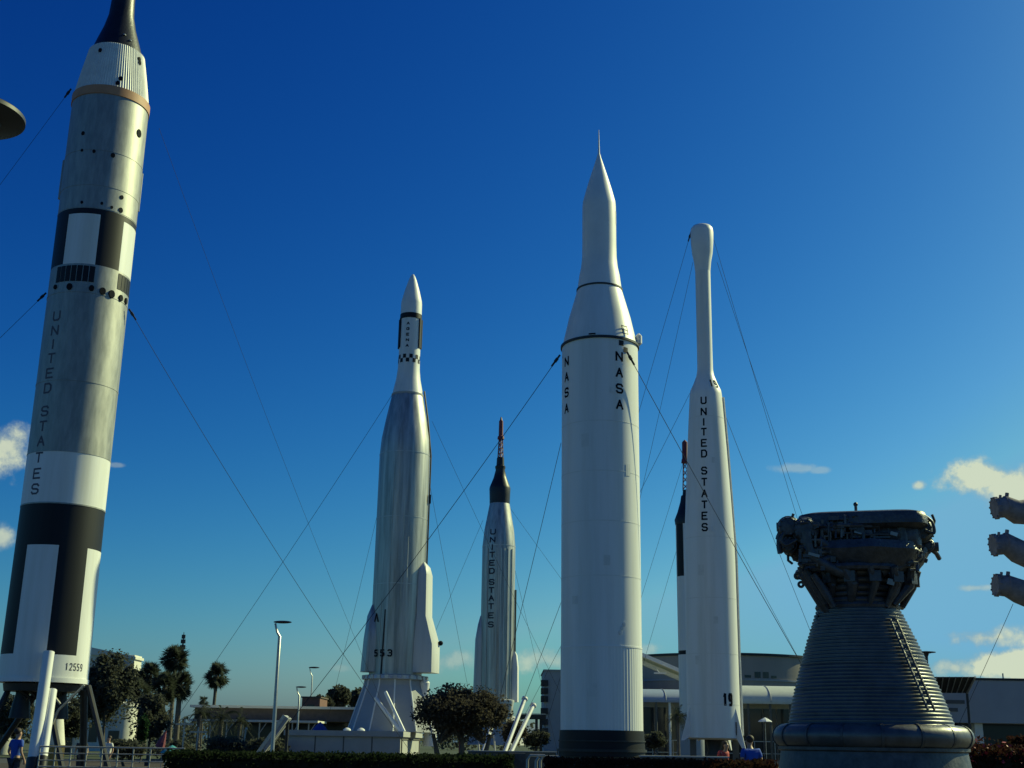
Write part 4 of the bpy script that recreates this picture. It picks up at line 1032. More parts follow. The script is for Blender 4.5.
palm('tallest palm of the cluster under the pointed mast', 176, 659, 130, 2.1, 31)
palm('palm in the cluster, leftmost with a pale trunk', 150, 675, 126, 2.0, 32)
palm('palm in the middle of the cluster, lower crown', 165, 686, 122, 2.1, 33)
palm('palm at the right of the cluster, lower crown', 181, 684, 124, 2.1, 34)
palm('lowest left palm of the cluster, hanging over the green conical tree', 139, 690, 118, 1.7, 35)
palm('lone palm standing clear against the sky right of the palm cluster', 217, 675, 126, 1.75, 36, lean=.15)
palm('short feathery palm under the lone palm, left', 200, 714, 84, 1.35, 37, feather=True, fronds=40)
palm('short feathery palm under the lone palm, right', 222, 716, 88, 1.3, 38, feather=True, fronds=40)
palm('short feathery palm in front of the brown roofed pavilion', 240, 722, 80, 1.1, 39, feather=True, fronds=36)
palm('small palm in front of the shopfront, left of the slender rocket', 678, 716, 78, .95, 40, feather=True, fronds=40)
palm('young palm with its top just above the pavilion roof', 204, 700, 110, .75, 41, fronds=22)
for i, (a, b, y) in enumerate(((100, 150, 738), (150, 200, 739), (196, 262, 733), (240, 292, 735))):
    tree('shrub', ('low dark shrub behind the metal railing', 'low dark shrub below the palm cluster', 'dark shrub left of the grey ramp, under the pavilion roof', 'dark shrub touching the foot of the grey ramp')[i], 'shrub', a, b, y, 762, 74 - i*3, 'leaf_oak', .16, 3600, 50+i, 'dark shrubs behind the hedge', clumps=30)
hy = 15.0
hx0, hx1 = at(163, 751, hy).x, at(514, 751, hy).x
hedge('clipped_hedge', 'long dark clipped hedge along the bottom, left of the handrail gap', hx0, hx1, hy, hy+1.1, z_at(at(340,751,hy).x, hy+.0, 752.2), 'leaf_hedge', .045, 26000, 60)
h2 = 16.0
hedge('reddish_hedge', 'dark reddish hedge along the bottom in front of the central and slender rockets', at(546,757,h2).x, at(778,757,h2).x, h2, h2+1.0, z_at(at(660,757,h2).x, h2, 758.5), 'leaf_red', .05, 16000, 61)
hedge('flowering_shrub', 'low shrub with red flowers right of the black engine', at(972,750,21).x, at(1032,750,21).x, 21, 22.2, z_at(at(1000,750,21).x, 21, 750), 'leaf_red', .07, 6000, 62, top=.14, cat='shrub', flowers=.12)
tree('brown_shrub', 'brown red shrub at the lower right corner behind the red flowers', 'shrub', 1000, 1040, 734, 768, 24, 'leaf_red', .10, 4200, 63, clumps=30)

# ================================================================== background buildings and small things
def pxr(x0, y0, x1, y1, Y):
    a = at(x0, (y0+y1)/2, Y).x; b = at(x1, (y0+y1)/2, Y).x; xm = (a+b)/2
    return a, b, z_at(xm, Y, y1), z_at(xm, Y, y0)
# left white building
a, b, z0, z1 = pxr(84, 646, 131, 745, 150)
t = thing('white_building', ((a+b)/2, 150, 0), 0, 'white building with a grey roof box behind the broad oak at the left', 'building')
cx = (a+b)/2; hw = (b-a)/2
mb = MB(); mb.bx(-hw, 0, 0, hw, 3, z1-1.0); mb.build('wall', 'cream', t)
mb = MB(); mb.prism([(-hw-.2, z1-.98), (hw+.2, z1-1.5), (hw+.2, z1-1.2), (-hw-.2, z1-.1)], -.3, 3.2); mb.build('roof', 'cream', t)
mb = MB(); mb.bx(hw-2.6, -.32, z1-3.3, hw-.5, 0-.01, z1-1.7); mb.build('grey_panel', 'greyw', t)
mb = MB()
for k in range(3): mb.bx(-hw+1+k*1.8, -.05, 1, -hw+2+k*1.8, -.004, 3.2)
split_build(mb, 'window', 'glass', t)
# cream annex seen under the trees
for (x0_, y0_, x1_, y1_, Y_, lb) in ((98, 703, 131, 748, 108, 'cream rounded wall seen under the broad oak'), (58, 703, 80, 748, 118, 'pale kiosk seen through the legs of the far left rocket'), (-14, 706, 11, 748, 112, 'pale kiosk at the lower left edge behind the man in blue')):
    a, b, z0, z1 = pxr(x0_, y0_, x1_, y1_, Y_)
    t = thing('kiosk', ((a+b)/2, Y_, 0), 0, lb, 'kiosk'); hw = (b-a)/2
    mb = MB(); mb.lathe([(0, hw), (z1-.25, hw), (z1-.24, hw+.12), (z1, hw+.1), (z1+.15, hw*.4), (z1+.2, .05)], 32, c=(0, hw)); mb.build('wall', 'cream', t)
    mb = MB(); mb.box((0, -.02, 1.05), (.9, .06, 2.1)); mb.build('door', 'glass', t)
# pavilion with two long roof lines
Yp = 96.0
a, b, _, _ = pxr(190, 704, 362, 704, Yp)
zt = z_at(at(280,706,Yp).x, Yp, 706); zl = z_at(at(260,720,Yp-4).x, Yp-4, 720.5)
t = thing('pavilion', ((a+b)/2, Yp, 0), R(-.3), 'long low pavilion with brown roof and thin cream roof edges behind the shrubs and lamps', 'building')
hw = (b-a)/2
mb = MB(); mb.bx(-hw, 0, zt-.18, hw+2, 9, zt); mb.build('upper_roof_edge', 'cream', t)
mb = MB(); mb.bx(-hw+.3, .35, zl+.05, hw, 8.5, zt-.182); mb.build('clerestory', 'roofbrown', t)
mb = MB(); mb.bx(-hw+1, -4, zl-.1, hw-2.6, .34, zl+.04); mb.build('lower_roof_edge', 'cream', t)
mb = MB(); mb.bx(-hw+.3, 5, 0, hw, 5.2, zl+.05); mb.build('glazed_wall', 'glass', t)
for k in range(2, 9):
    x = -hw + .2 + k*(2*hw-3)/8.4; mb = MB(); mb.tube([(x, -3.8, 0), (x, -3.8, zl-.1)], .05, 8); mb.tube([(x, -3.8, zl-.9), (x+.5, -3.8, zl-.12)], .035, 6); mb.build('post', 'rail', t)
# reddish block
a, b, z0, z1 = pxr(301, 696.5, 319, 740, 122); t = thing('brick_block', ((a+b)/2, 122, 0), 0, 'reddish brown block rising behind the pavilion roof beside the dark trees', 'building')
mb = MB(); mb.bx(a-(a+b)/2, 0, 0, b-(a+b)/2, 5, z1-.12); mb.build('wall', 'brick', t); mb = MB(); mb.bx(a-(a+b)/2-.1, -.1, z1-.118, b-(a+b)/2+.1, 5.1, z1); mb.build('roof', 'roofbrown', t)
mb = MB(); mb.box((0, -.02, z1-1), (.7, .05, .5)); split_build(mb, 'vent', 'glass', t)
# grey inclined ramp with treads
P0 = at(263.5, 751, 60); P1 = at(288, 717, 60)
t = thing('boarding_ramp', (P0.x, 60, 0), 0, 'grey inclined ramp rising behind the hedge beside the tall steel lamp', 'ramp')
v0 = Vector((0, 0, P0.z)); v1 = P1 - Vector((P0.x, 60, 0)); d = (v1-v0)
v0 = v0 - d*min(.5, (v0.z-.1)/d.z); d = v1-v0; ln = d.length; ang = math.atan2(d.z, d.x); rot = Matrix.Rotation(-ang, 3, 'Y')
mb = MB(); mb.box((v0+v1)/2, (ln, .9, .26), rot); mb.build('ramp_deck', 'greyw', t)
mb = MB()
for s_ in (-.47, .47): mb.box((v0+v1)/2 + Vector((0, s_, 0)) + rot @ Vector((0,0,.10)), (ln, .05, .16), rot)
for k in range(12): mb.box(v0.lerp(v1, (k+.5)/12) + rot @ Vector((0,0,.13)), (.05, .85, .05), rot)
mb.build('side_rail', 'steel', t)
mb = MB(); mb.tube([v1, (v1.x, v1.y, 0)], .08, 8); mb.build('leg', 'darksteel', t)
# blue fabric umbrella, pink and red umbrella, turquoise umbrella, white oval umbrella
def umbrella(px, py, Y, r, h, m, label, tilt=0.0, closed=False):
    c = at(px, py, Y); t = thing('patio_umbrella', (c.x, Y, 0), 0, label, 'umbrella', 'patio umbrellas')
    mb = MB(); mb.tube([(0,0,0), (0,0,c.z+h*.4)], .018, 8); mb.build('pole', 'rail', t)
    mb = MB(); n = 8; rot = Matrix.Rotation(tilt, 3, 'Y'); vs = []
    for (q, rr) in ((-h*.5, r), (-h*.2, r*.78), (h*.2, r*.4), (h*.5, .02)):
        for k in range(n):
            a_ = 2*math.pi*k/n; vs.append(rot @ Vector((rr*math.cos(a_), rr*math.sin(a_), q)) + Vector((0,0,c.z)))
    vs2 = [v*1.0 - Vector((0,0,.02)) for v in vs]
    fs = [(i*n+k, i*n+(k+1)%n, (i+1)*n+(k+1)%n, (i+1)*n+k) for i in range(3) for k in range(n)]
    o_ = len(vs); vs += vs2; fs += [tuple(j+o_ for j in reversed(f)) for f in fs]; fs += [(k, o_+k, o_+(k+1)%n, (k+1)%n) for k in range(n)]
    mb.add(vs, fs); mb.build('canopy', m, t, smooth=False, fix=False)
umbrella(320, 727, 72, .50, .55, 'bluefab', 'blue umbrella just above the plinth, left of the white dome lights')
umbrella(163, 739, 70, .28, .9, 'magenta', 'pink and red half folded umbrella right of the green conical tree', .3)
umbrella(172, 749, 62, .55, .35, 'turq', 'turquoise umbrella low above the hedge below the palm cluster')
umbrella(765, 719.5, 66, .36, .20, 'white2', 'small white oval umbrella between the slender rocket and the black engine')
for px, y0, Y, lb in ((185, 719, 66, 'white post with a short cross bar below the palm cluster, left one'), (198.5, 727, 68, 'white post with a short cross bar below the palm cluster, right one'), (244, 729, 70, 'slightly leaning pale post left of the grey ramp')):
    q = at(px, y0, Y); mb = MB(); dx = .12 if px == 244 else 0
    mb.tube([(q.x-dx, Y, 0), (q.x+dx, Y, q.z)], .04, 8)
    if not dx: mb.box((q.x, Y, q.z-.25), (.9, .08, .08))
    else: mb.ball((q.x+dx, Y, q.z), .08, 8, 6)
    o = mb.build('sign_post', 'rail'); set_origin(o, (q.x, Y, 0)); tag(o, lb, 'post', 'pale posts behind the hedge')
# slanted cream poles right of the round tree
for i, (q0, q1, r) in enumerate((((524.5,699.5),(507,746),.095), ((533,706),(513,748),.095), ((492.5,723),(484,750),.10))):
    p0 = at(*q0, 58); p1 = at(*q1, 56); d = p1-p0; p1 = p0 + d*(p0.z/(p0.z-p1.z)) if p0.z > p1.z else p1
    mb = MB(); mb.tube([p0, p1], r, 12); mb.tube([p0, p0 + (p0-p1).normalized()*.08], r*1.5, 12); mb.box((p1.x, p1.y, .1), (.5,.5,.2))
    o = mb.build('slanted_pole', 'white2'); set_origin(o, p1); tag(o, ('cream slanted pole right of the round tree, topmost of the parallel pair', 'cream slanted pole right of the round tree, lower and right of the pair', 'short cream slanted pole in front of the round tree crown')[i], 'pole', 'cream slanted poles')
p0 = at(477, 727, 57); 
mb = MB(); mb.tube([p0, (at(483,748,57).x, 57, 0)], .04, 6); mb.tube([at(494, 735, 57), (at(497,750,57).x, 57, 0)], .04, 6); o = mb.build('thin_stake', 'adapter'); tag(o, 'pair of thin joined stakes under the round tree', 'stake')
# red sign hidden in the tree
c = at(460, 728, 56); mb = MB(); mb.box(c, (.75, .08, .5)); mb.tube([(c.x, 56.06, 0), (c.x, 56.06, c.z)], .04, 6); o = mb.build('red_board', 'red'); set_origin(o, (c.x,56,0)); tag(o, 'small red board on a post half hidden under the round tree', 'sign')
# footbridge
a, b, z0, z1 = pxr(520, 714.5, 546, 719, 132); t = thing('footbridge', ((a+b)/2, 132, 0), 0, 'dark footbridge between the slanted poles and the balcony building', 'bridge'); cx = (a+b)/2
mb = MB(); mb.bx(a-cx, 0, z0, b-cx, 2, z1); mb.build('deck', 'darksteel', t)
for px in (541, 536.5):
    x = at(px, 730, 132).x-cx; mb = MB(); mb.bx(x-.14, .2, 0, x+.14, .6, z0); mb.build('pillar', 'darksteel', t)
mb = MB(); mb.bx(a-cx, .0, z1+.01, b-cx, .05, z1+.1); mb.build('handrail', 'steel', t)
# balcony building
a, b, z0, z1 = pxr(544, 671.5, 640, 740, 145); cx = (a+b)/2
t = thing('balcony_building', (cx, 145, 0), 0, 'pale grey block with a column of dark openings, left of the central rocket base', 'building')
mb = MB(); mb.bx(a-cx, 0, 0, b-cx, 12, z1); mb.build('wall', 'greyw', t)
for py in (683, 691, 699, 711, 722, 731):
    q = z_at(a, 145, py); mb = MB(); mb.bx(a-cx-.35, -.3, q-.32, a-cx+.45, 1.2, q+.32); split_build(mb, 'balcony', 'darksteel', t)
mb = MB(); mb.bx(a-cx-.1, -.12, z1+.002, b-cx+.1, 12.1, z1+.15); mb.build('parapet', 'greyw', t)
# big round hall behind
Yh = 165.0; ch = at(722, 740, Yh); zt = z_at(ch.x, Yh-13, 652.5); rr = 12.6
t = thing('round_hall', (ch.x, Yh, 0), 0, 'large round tan hall with a flat curved roofline behind the slender rocket', 'building')
mb = MB(); mb.lathe([(0, rr), (zt-.3, rr)], 96, capt=False); mb.build('wall', 'tan', t)
mb = MB(); mb.lathe([(zt-.298, rr-.1), (zt-.28, rr+.25), (zt-.02, rr+.25), (zt, rr+.1)], 96); mb.build('roof_rim', 'darksteel', t)
mb = MB(); zz = z_at(ch.x, Yh-13, 679)
band(mb, zz-.15, zz+.05, rr, .12, 96); mb.build('ledge', 'greyw', t)
for px in (747, 757, 765.5, 774):
    q = at(px, 675, Yh-12); aa = math.asin(max(-.95, min(.95, (q.x-ch.x)/rr))); mb = MB(); patch(mb, aa-.03, aa+.03, zz+.2, zz+(.9 if px in (765.5, 757) else .5), lambda _: rr, .03); split_build(mb, 'vent', 'glass', t)
# white sloping entrance canopy
A0 = at(643, 660, 128); A1 = at(688, 677, 122)
t = thing('entrance_canopy', (A0.x, 125, 0), 0, 'white sloping canopy between the central rocket and the slender rocket', 'canopy')
mb = MB(); l0 = Vector((A0.x-2-A0.x, 0, A0.z+.75)); l1 = Vector((A1.x-A0.x+1, 0, A1.z+.0)); d = l1-l0; rot = Matrix.Rotation(-math.atan2(d.z, d.x), 3, 'Y')
mb.box((l0+l1)/2, (d.length, 4, .35), rot); mb.build('canopy_slab', 'white2', t)
mb = MB(); mb.box((l0+l1)/2 + Vector((0,-.5,-.62)), (d.length*.95, .4, .4), rot); mb.build('canopy_beam', 'adapter', t)
for x in (l0.x+.8, l1.x-.5): mb = MB(); mb.tube([(x, 1, 0), (x, 1, l0.z + d.z*(x-l0.x)/d.x-.1)], .15, 10); mb.build('post', 'greyw', t)
c = at(660, 673.2, 120); mb = MB(); mb.box((c.x-A0.x, -5, c.z), (1.1, .5, .12)); mb.tube([(c.x-A0.x, -5, c.z), (c.x-A0.x, -.5, c.z+.8)], .03, 6); mb.build('hanging_light', 'white2', t)
# shop row with vault roofs
Ys = 112.0
a, b, z0, z1 = pxr(640, 702, 812, 752, Ys); cx = (a+b)/2
t = thing('shop_row', (cx, Ys, 0), 0, 'dark glazed shop row with pale barrel roofs under the round hall', 'building'); hw = (b-a)/2
mb = MB(); mb.bx(-hw, 1.5, 0, hw, 8, z1-.02); mb.build('wall', 'tan', t)
for k in range(12):
    x = -hw + .3 + k*(2*hw-.6)/12; mb = MB(); mb.bx(x, 1.40, .5, x+(2*hw-.6)/12-.12, 1.49, z1-.5); split_build(mb, 'window', 'glass', t)
def vault(x0, x1, y0, y1, m, seg):
    xa = at(x0, y0, Ys).x-cx; xb = at(x1, y0, Ys).x-cx; za = z1; zz = z_at((xa+xb)/2+cx, Ys, y0); mb = MB(); n = 14; vs = []; fs = []
    for i in range(n+1):
        th = math.pi/2*i/n; yy = 3 - 3.6*math.cos(th); q = za + (zz-za)*math.sin(th); vs += [(xa, yy, q), (xb, yy, q)]
    for i in range(n): fs.append((2*i, 2*i+1, 2*i+3, 2*i+2))
    k = len(vs); vs += [(v[0], v[1]+.02, v[2]-.12) for v in vs]; fs += [tuple(reversed([j+k for j in f])) for f in fs]
    fs += [tuple(2*i for i in range(n+1)), tuple(2*i+1 for i in reversed(range(n+1)))]
    mb.add(vs, fs); o = mb.build('barrel_roof', m, t, angle=30)
    for s_ in range(1, seg):
        x = xa + (xb-xa)*s_/seg; mb = MB(); mb.tube([(x, 3 - 3.62*math.cos(math.pi/2*i/n), za+.02+(zz-za)*math.sin(math.pi/2*i/n)) for i in range(n+1)], .035, 6); split_build(mb, 'roof_seam', 'greyw', o)
vault(640, 690, 688, 702, 'bluevault', 2); vault(728, 810, 684.5, 702, 'vault', 2)
for px in (656, 669.5, 748, 770, 790):
    x = at(px, 720, Ys).x-cx; mb = MB(); mb.tube([(x, -.3, 0), (x, -.3, z1)], .11, 10); mb.build('post', 'white2' if px == 669.5 else 'conc_dark', t)
for k in range(2):
    mb = MB(); mb.bx(-hw, -.35, 1.0+k*1.0, hw, -.28, 1.07+k*1.0); mb.build('handrail', 'steel', t)
for k in range(9):
    x = -hw + 1 + k*1.75; mb = MB(); mb.bx(x, -.4, 0, x+.06, -.3, 2.0); mb.build('railing_post', 'steel', t)
# right building
Yb = 70.0
a, b, z0, z1 = pxr(905, 679, 1060, 723, Yb); cx = (a+b)/2; hw = (b-a)/2
t = thing('grey_building', (cx, Yb, 0), 0, 'plain grey building behind the black engine and red flowers at the right', 'building')
mb = MB(); mb.bx(-hw, 0, z0, hw, 16, z1); mb.build('upper_wall', 'greyw', t)
mb = MB(); mb.bx(-hw, 2.5, 0, hw, 2.7, z0); mb.build('glazed_wall', 'glass', t)
mb = MB(); mb.bx(-hw-.03, -.05, z1-.06, hw+.03, 16.1, z1+.06); mb.build('roof_edge', 'darksteel', t)
for px in (981, 940):
    x = at(px, 730, Yb).x-cx; mb = MB(); mb.bx(x-.22, .3, 0, x+.22, .8, z0); mb.build('column', 'cream', t)
x = at(1006.5, 676, Yb).x-cx; mb = MB(); mb.tube([(x, .5, z1+.05), (x, .5, z1+.35)], .04, 6); mb.build('roof_vent', 'steel', t)
mb = MB(); q = z_at(cx, Yb, 703)
for k, w in enumerate((2.0, 1.3)):
    x = at(946+k*-1, 700, Yb).x-cx; mb.bx(x-w/2, -.03, q-.06-k*.42, x+w/2, -.003, q+.14-k*.42)
split_build(mb, 'wall_vent', 'conc_dark', t)
c0 = at(930, 677, 66); c1 = at(975, 677, 66); c2 = at(967, 693, 67); c3 = at(930, 693, 67)
t = thing('louvred_canopy', (c1.x, 66, 0), 0, 'dark slatted sloping canopy just right of the black engine bell', 'canopy')
o_ = Vector((c1.x, 66, 0)); mb = MB(); vs = [p - o_ for p in (c0, c1, c2, c3)]; mb.add(vs + [v + Vector((0,.15,.02)) for v in vs], [(0,1,2,3),(7,6,5,4),(0,4,5,1),(1,5,6,2),(2,6,7,3),(3,7,4,0)]); mb.build('canopy_panel', 'darksteel', t, smooth=False)
mb = MB()
for k in range(1, 7):
    p = vs[0].lerp(vs[1], k/7); q = vs[3].lerp(vs[2], k/7); mb.tube([p + Vector((0,-.04,0)), q + Vector((0,-.04,0))], .03, 6)
mb.tube([vs[1]+Vector((0,-.04,0)), vs[2]+Vector((0,-.04,0))], .06, 6); split_build(mb, 'slat', 'steel', t)
mb = MB(); mb.tube([vs[2], (vs[2].x, vs[2].y, 0)], .07, 8); mb.build('post', 'darksteel', t)

# railing at the left
Yr = 42.0
x0 = at(40, 748, Yr).x; x1 = at(185, 748, Yr).x; zt = z_at((x0+x1)/2, Yr, 747.5); pm = 1300/Yr
t = thing('metal_railing', ((x0+x1)/2, Yr, 0), 0, 'long metal railing with three bars at the foot of the far left rocket', 'railing'); hw = (x1-x0)/2
for k, dz in enumerate((0, .2, .42, .62)):
    mb = MB(); mb.tube([(-hw, 0, zt-dz), (hw*(1 if k < 1 else .82), 0, zt-dz)], .026 if k in (0, 3) else .018, 8); mb.build('rail', 'rail', t)
for k in range(10):
    x = -hw + k*2*hw/9*.97; mb = MB(); mb.tube([(x, 0, 0), (x + (.06 if k > 6 else 0), 0, zt)], .024, 8); mb.build('post', 'rail', t)
# handrail in the gap
Yg = 19.0
t = thing('handrail', (at(535,758,Yg).x, Yg, 0), 0, 'white tube handrails in the gap between the two hedges', 'handrail')
cx = at(535,758,Yg).x
def gx(px): return at(px, 758, Yg).x-cx
zg = z_at(cx, Yg, 755.5)
for (xa, xb, dz, dy) in ((527.5, 545, 0, 0), (541.5, 560, .02, .6)):
    mb = MB(); mb.tube([(gx(xa), dy, 0), (gx(xa), dy, zg-.06-dz), (gx(xa)+.04, dy, zg-dz), (gx(xb), dy, zg-dz+.0)], .020, 8); mb.tube([(gx(xa), dy, zg-.22-dz), (gx(xb), dy, zg-.22-dz)], .014, 6); mb.build('tube_rail', 'rail', t)
mb = MB(); mb.tube([(gx(536), -.1, 0), (gx(536), -.1, zg-.08), (gx(538.5), -.1, zg-.02)], .022, 8); mb.build('post', 'rail', t)
q = at(512, 752, 15.6); mb = MB(); mb.bx(-.10, -.2, 0, .10, .5, z_at(q.x, 15.6, 753)); o = mb.build('hedge_end_post', 'bark'); o.location = (at(517,752,15.6).x, 15.6, 0); tag(o, 'short brown post at the right end of the clipped hedge', 'post')
# low walls; light on their tops is put into the paler coping colour
for (xa, xb, py, Y, lb) in ((468, 556, 751, 44, 'low wall with a pale top between the round tree and the central rocket'), (642, 728, 756, 30, 'low wall with a pale top between the central and slender rockets')):
    A = at(xa, py, Y); B = at(xb, py, Y); zw = z_at((A.x+B.x)/2, Y, py)
    t = thing('low_wall', ((A.x+B.x)/2, Y, 0), 0, lb, 'wall', 'low walls around the rockets'); hw = (B.x-A.x)/2
    mb = MB(); mb.bx(-hw, 0, 0, hw, .35, zw-.032); mb.build('wall_body', 'conc_dark', t); mb = MB(); mb.bx(-hw-.03, -.04, zw-.03, hw+.03, .39, zw); mb.build('coping', 'greyw', t)
c = at(46, 755, 44); t = thing('brass_drum', (at(52,755,48).x, 48, 0), 0, 'brass coloured drum with a white cone top behind the leaning white pipes', 'drum')
zt = z_at(t.location.x, 48, 745); zc_ = z_at(t.location.x, 48, 703)
mb = MB(); mb.lathe([(0, .42), (zt, .42)], 32); mb.build('drum', 'brass', t); mb = MB(); mb.lathe([(zt+.002, .42), (zc_, .18), (zc_+.05, .1)], 32); mb.build('cone_top', 'cream', t)

# ================================================================== people
def person(px, py_head, Y, shirt, label, face, hgt=1.72, arm_bend=.0, lean=0.0, longhair=False, hat=False):
    p = at(px, py_head, Y); t = thing('person', (p.x, Y, 0), face, label, 'person', 'people in the rocket garden'); s = hgt/1.72
    J = {'pel': (0,0,.92,.125), 'waist': (0,0,1.08,.115), 'chest': (0,-.02-lean*.3,1.30,.135), 'neck': (0,-.02-lean*.5,1.47,.052), 'chin': (0,-.05-lean*.6,1.54,.066), 'head': (0,-.035-lean*.6,1.63,.088), 'crown': (0,-.02-lean*.6,1.69,.066), 'nose': (0,-.135-lean*.6,1.60,.014)}
    for sd, q in ((-1, 'l'), (1, 'r')):
        J.update({q+'hip': (sd*.09,0,.87,.09), q+'knee': (sd*.105,-.02,.48,.058), q+'ank': (sd*.11,.02,.08,.040), q+'toe': (sd*.13,-.13,.035,.032),
                  q+'sh': (sd*.185,-.01,1.40,.055), q+'elb': (sd*.25,.03,1.12,.040), q+'wri': (sd*.24,-.06-arm_bend*.2,.90+arm_bend*.2,.028), q+'palm': (sd*.235,-.09-arm_bend*.24,.82+arm_bend*.22,.032),
                  q+'ear': (sd*.088,-.02-lean*.6,1.61,.014)})
        for k in range(4):
            J[q+'f%d' % k] = (sd*(.238-.004*k), -.125+.022*k-arm_bend*.26, .735+arm_bend*.22+(.008 if k in (0,3) else 0), .009)
        J[q+'th'] = (sd*.215, -.145-arm_bend*.26, .79+arm_bend*.22, .010)
    E = [('pel','waist'),('waist','chest'),('chest','neck'),('neck','chin'),('chin','head'),('head','crown'),('head','nose')]
    for q in 'lr':
        E += [('pel',q+'hip'),(q+'hip',q+'knee'),(q+'knee',q+'ank'),(q+'ank',q+'toe'),('chest',q+'sh'),(q+'sh',q+'elb'),(q+'elb',q+'wri'),(q+'wri',q+'palm'),('head',q+'ear'),(q+'palm',q+'th')] + [(q+'palm',q+'f%d' % k) for k in range(4)]
    def skin(name, keys, edges, m, grow=0.0, par=t):
        me = bpy.data.meshes.new(name); idx = {k: i for i, k in enumerate(keys)}
        me.from_pydata([tuple(c*s for c in J[k][:3]) for k in keys], [(idx[a], idx[b]) for a, b in edges], [])
        ob = bpy.data.objects.new(name + '_src', me); COL.objects.link(ob)
        md = ob.modifiers.new('skin', 'SKIN')
        for i, k in enumerate(keys):
            r_ = (J[k][3] + grow)*s; me.skin_vertices[0].data[i].radius = (r_, r_*.85 if k in ('pel','waist','chest') else r_); me.skin_vertices[0].data[i].use_root = (i == 0)
        sb = ob.modifiers.new('sub', 'SUBSURF'); sb.levels = 1; sb.render_levels = 1
        bpy.context.view_layer.update(); dg = bpy.context.evaluated_depsgraph_get()
        m2 = bpy.data.meshes.new_from_object(ob.evaluated_get(dg)); m2.name = name
        bpy.data.objects.remove(ob); m2.materials.clear(); m2.materials.append(M[m])
        m2.polygons.foreach_set('use_smooth', [True]*len(m2.polygons))
        o = bpy.data.objects.new(name, m2); COL.objects.link(o); o.parent = par; return o
    skin('body', list(J), E, 'skin')
    sk = ['waist','chest','lsh','rsh','pel']; 
    for q in 'lr':
        J[q+'slv'] = tuple((J[q+'sh'][i]*.35 + J[q+'elb'][i]*.65) for i in range(3)) + (.044,)
    J['hem'] = (0,0,.90,.13); J['col'] = (0,-.02-lean*.45,1.42,.07)
    skin('shirt', ['waist','hem','chest','col','lsh','lslv','rsh','rslv'], [('waist','hem'),('waist','chest'),('chest','col'),('chest','lsh'),('lsh','lslv'),('chest','rsh'),('rsh','rslv')], shirt, .020)
    skin('trousers', ['pel','lhip','lknee','lank','rhip','rknee','rank'], [('pel','lhip'),('lhip','lknee'),('lknee','lank'),('pel','rhip'),('rhip','rknee'),('rknee','rank')], 'trouser', .014)
    mb = MB(); mb.ball((0, (.005-lean*.6)*s, 1.665*s), (.098*s, .105*s, .092*s), 16, 10)
    if longhair: mb.ball((0, (.05-lean*.6)*s, 1.54*s), (.085*s, .06*s, .16*s), 14, 8)
    if hat: mb = MB(); mb.lathe([(1.66*s, .17*s), (1.675*s, .17*s), (1.68*s, .105*s), (1.77*s, .085*s), (1.785*s, .02*s)], 24); mb.build('hat', 'white2', t)
    else: mb.build('hair', 'hair', t)
    return t
person(17.5, 736, 37, 'shirt_blue', 'person in a bright blue shirt walking past the leaning white pipes at the lower left', R(150), 1.78, .2)
person(751, 748, 33, 'shirt_blue', 'person in a blue shirt behind the reddish hedge, right of the slender rocket', R(190), 1.85, .4, .1)
person(723, 748, 42, 'shirt_red', 'person in a red shirt below the fins of the slender rocket', R(40), 1.74, .6, .15, True)
person(82.5, 742, 52, 'trouser', 'person in a white hat and dark top behind the left end of the railing', R(10), 1.60, .2, 0, False, True)
person(109, 744, 54, 'shirt_white', 'person in a pale shirt behind the railing, right of the white hat', R(-30), 1.62, .1)

# ================================================================== ground
def sheet(name, x0, x1, y0, y1, z, m):
    me = bpy.data.meshes.new(name); me.from_pydata([(x0,y0,z),(x1,y0,z),(x1,y1,z),(x0,y1,z)], [], [(0,1,2,3)]); me.materials.append(M[m])
    o = bpy.data.objects.new(name, me); COL.objects.link(o); o['kind'] = 'structure'; return o
sheet('ground', -3000, 3000, -500, 5000, 0, 'grass')
sheet('plaza_paving', -70, 70, -20, 95, .004, 'paving')
sheet('planting_bed', -30, 12, 55, 92, .008, 'soil')
# distant wood that reads as one mass
rng = random.Random(90); mb = MB()
for k in range(150):
    x = -220 + k*3.0 + rng.uniform(-2, 2); y = rng.uniform(260, 300); h = rng.uniform(3.5, 6.5)
    mb.leaves((x, y, h*.5), (3.2, 3.2, h*.55), 130, .9, rng)
tag(mb.build('distant_woodland', 'leaf_oak', None, smooth=False, fix=False), 'low dark line of distant trees along the horizon behind the buildings', 'woodland', None, 'stuff')

# ================================================================== sky and sun
SUN_AZ = R(61); SUN_EL = R(35)
w = bpy.data.worlds.new('World'); scene.world = w; w.use_nodes = True; nt = w.node_tree; N = nt.nodes; L = nt.links
bg = N['Background']; bg.inputs['Strength'].default_value = 0.10
sky = N.new('ShaderNodeTexSky'); sky.sky_type = 'NISHITA'; sky.sun_disc = False; sky.sun_elevation = SUN_EL; sky.sun_rotation = SUN_AZ
sky.air_density = 1.0; sky.dust_density = 1.0; sky.ozone_density = 2.0; sky.altitude = 0
def mth(op, a, b=None, c=None):
    n = N.new('ShaderNodeMath'); n.operation = op
    for i, x in enumerate((a, b, c)):
        if x is None: continue
        if isinstance(x, (int, float)): n.inputs[i].default_value = x
        else: L.new(x, n.inputs[i])
    return n.outputs[0]
def vm(op, a, b=None):
    n = N.new('ShaderNodeVectorMath'); n.operation = op
    for i, x in enumerate((a, b)):
        if x is None: continue
        if isinstance(x, (tuple, Vector)): n.inputs[i].default_value = tuple(x)
        else: L.new(x, n.inputs[i])
    return n
grade = N.new('ShaderNodeHueSaturation'); grade.inputs['Saturation'].default_value = 1.0; sp = N.new('ShaderNodeSeparateColor'); cb = N.new('ShaderNodeCombineColor'); L.new(sky.outputs[0], sp.inputs[0])
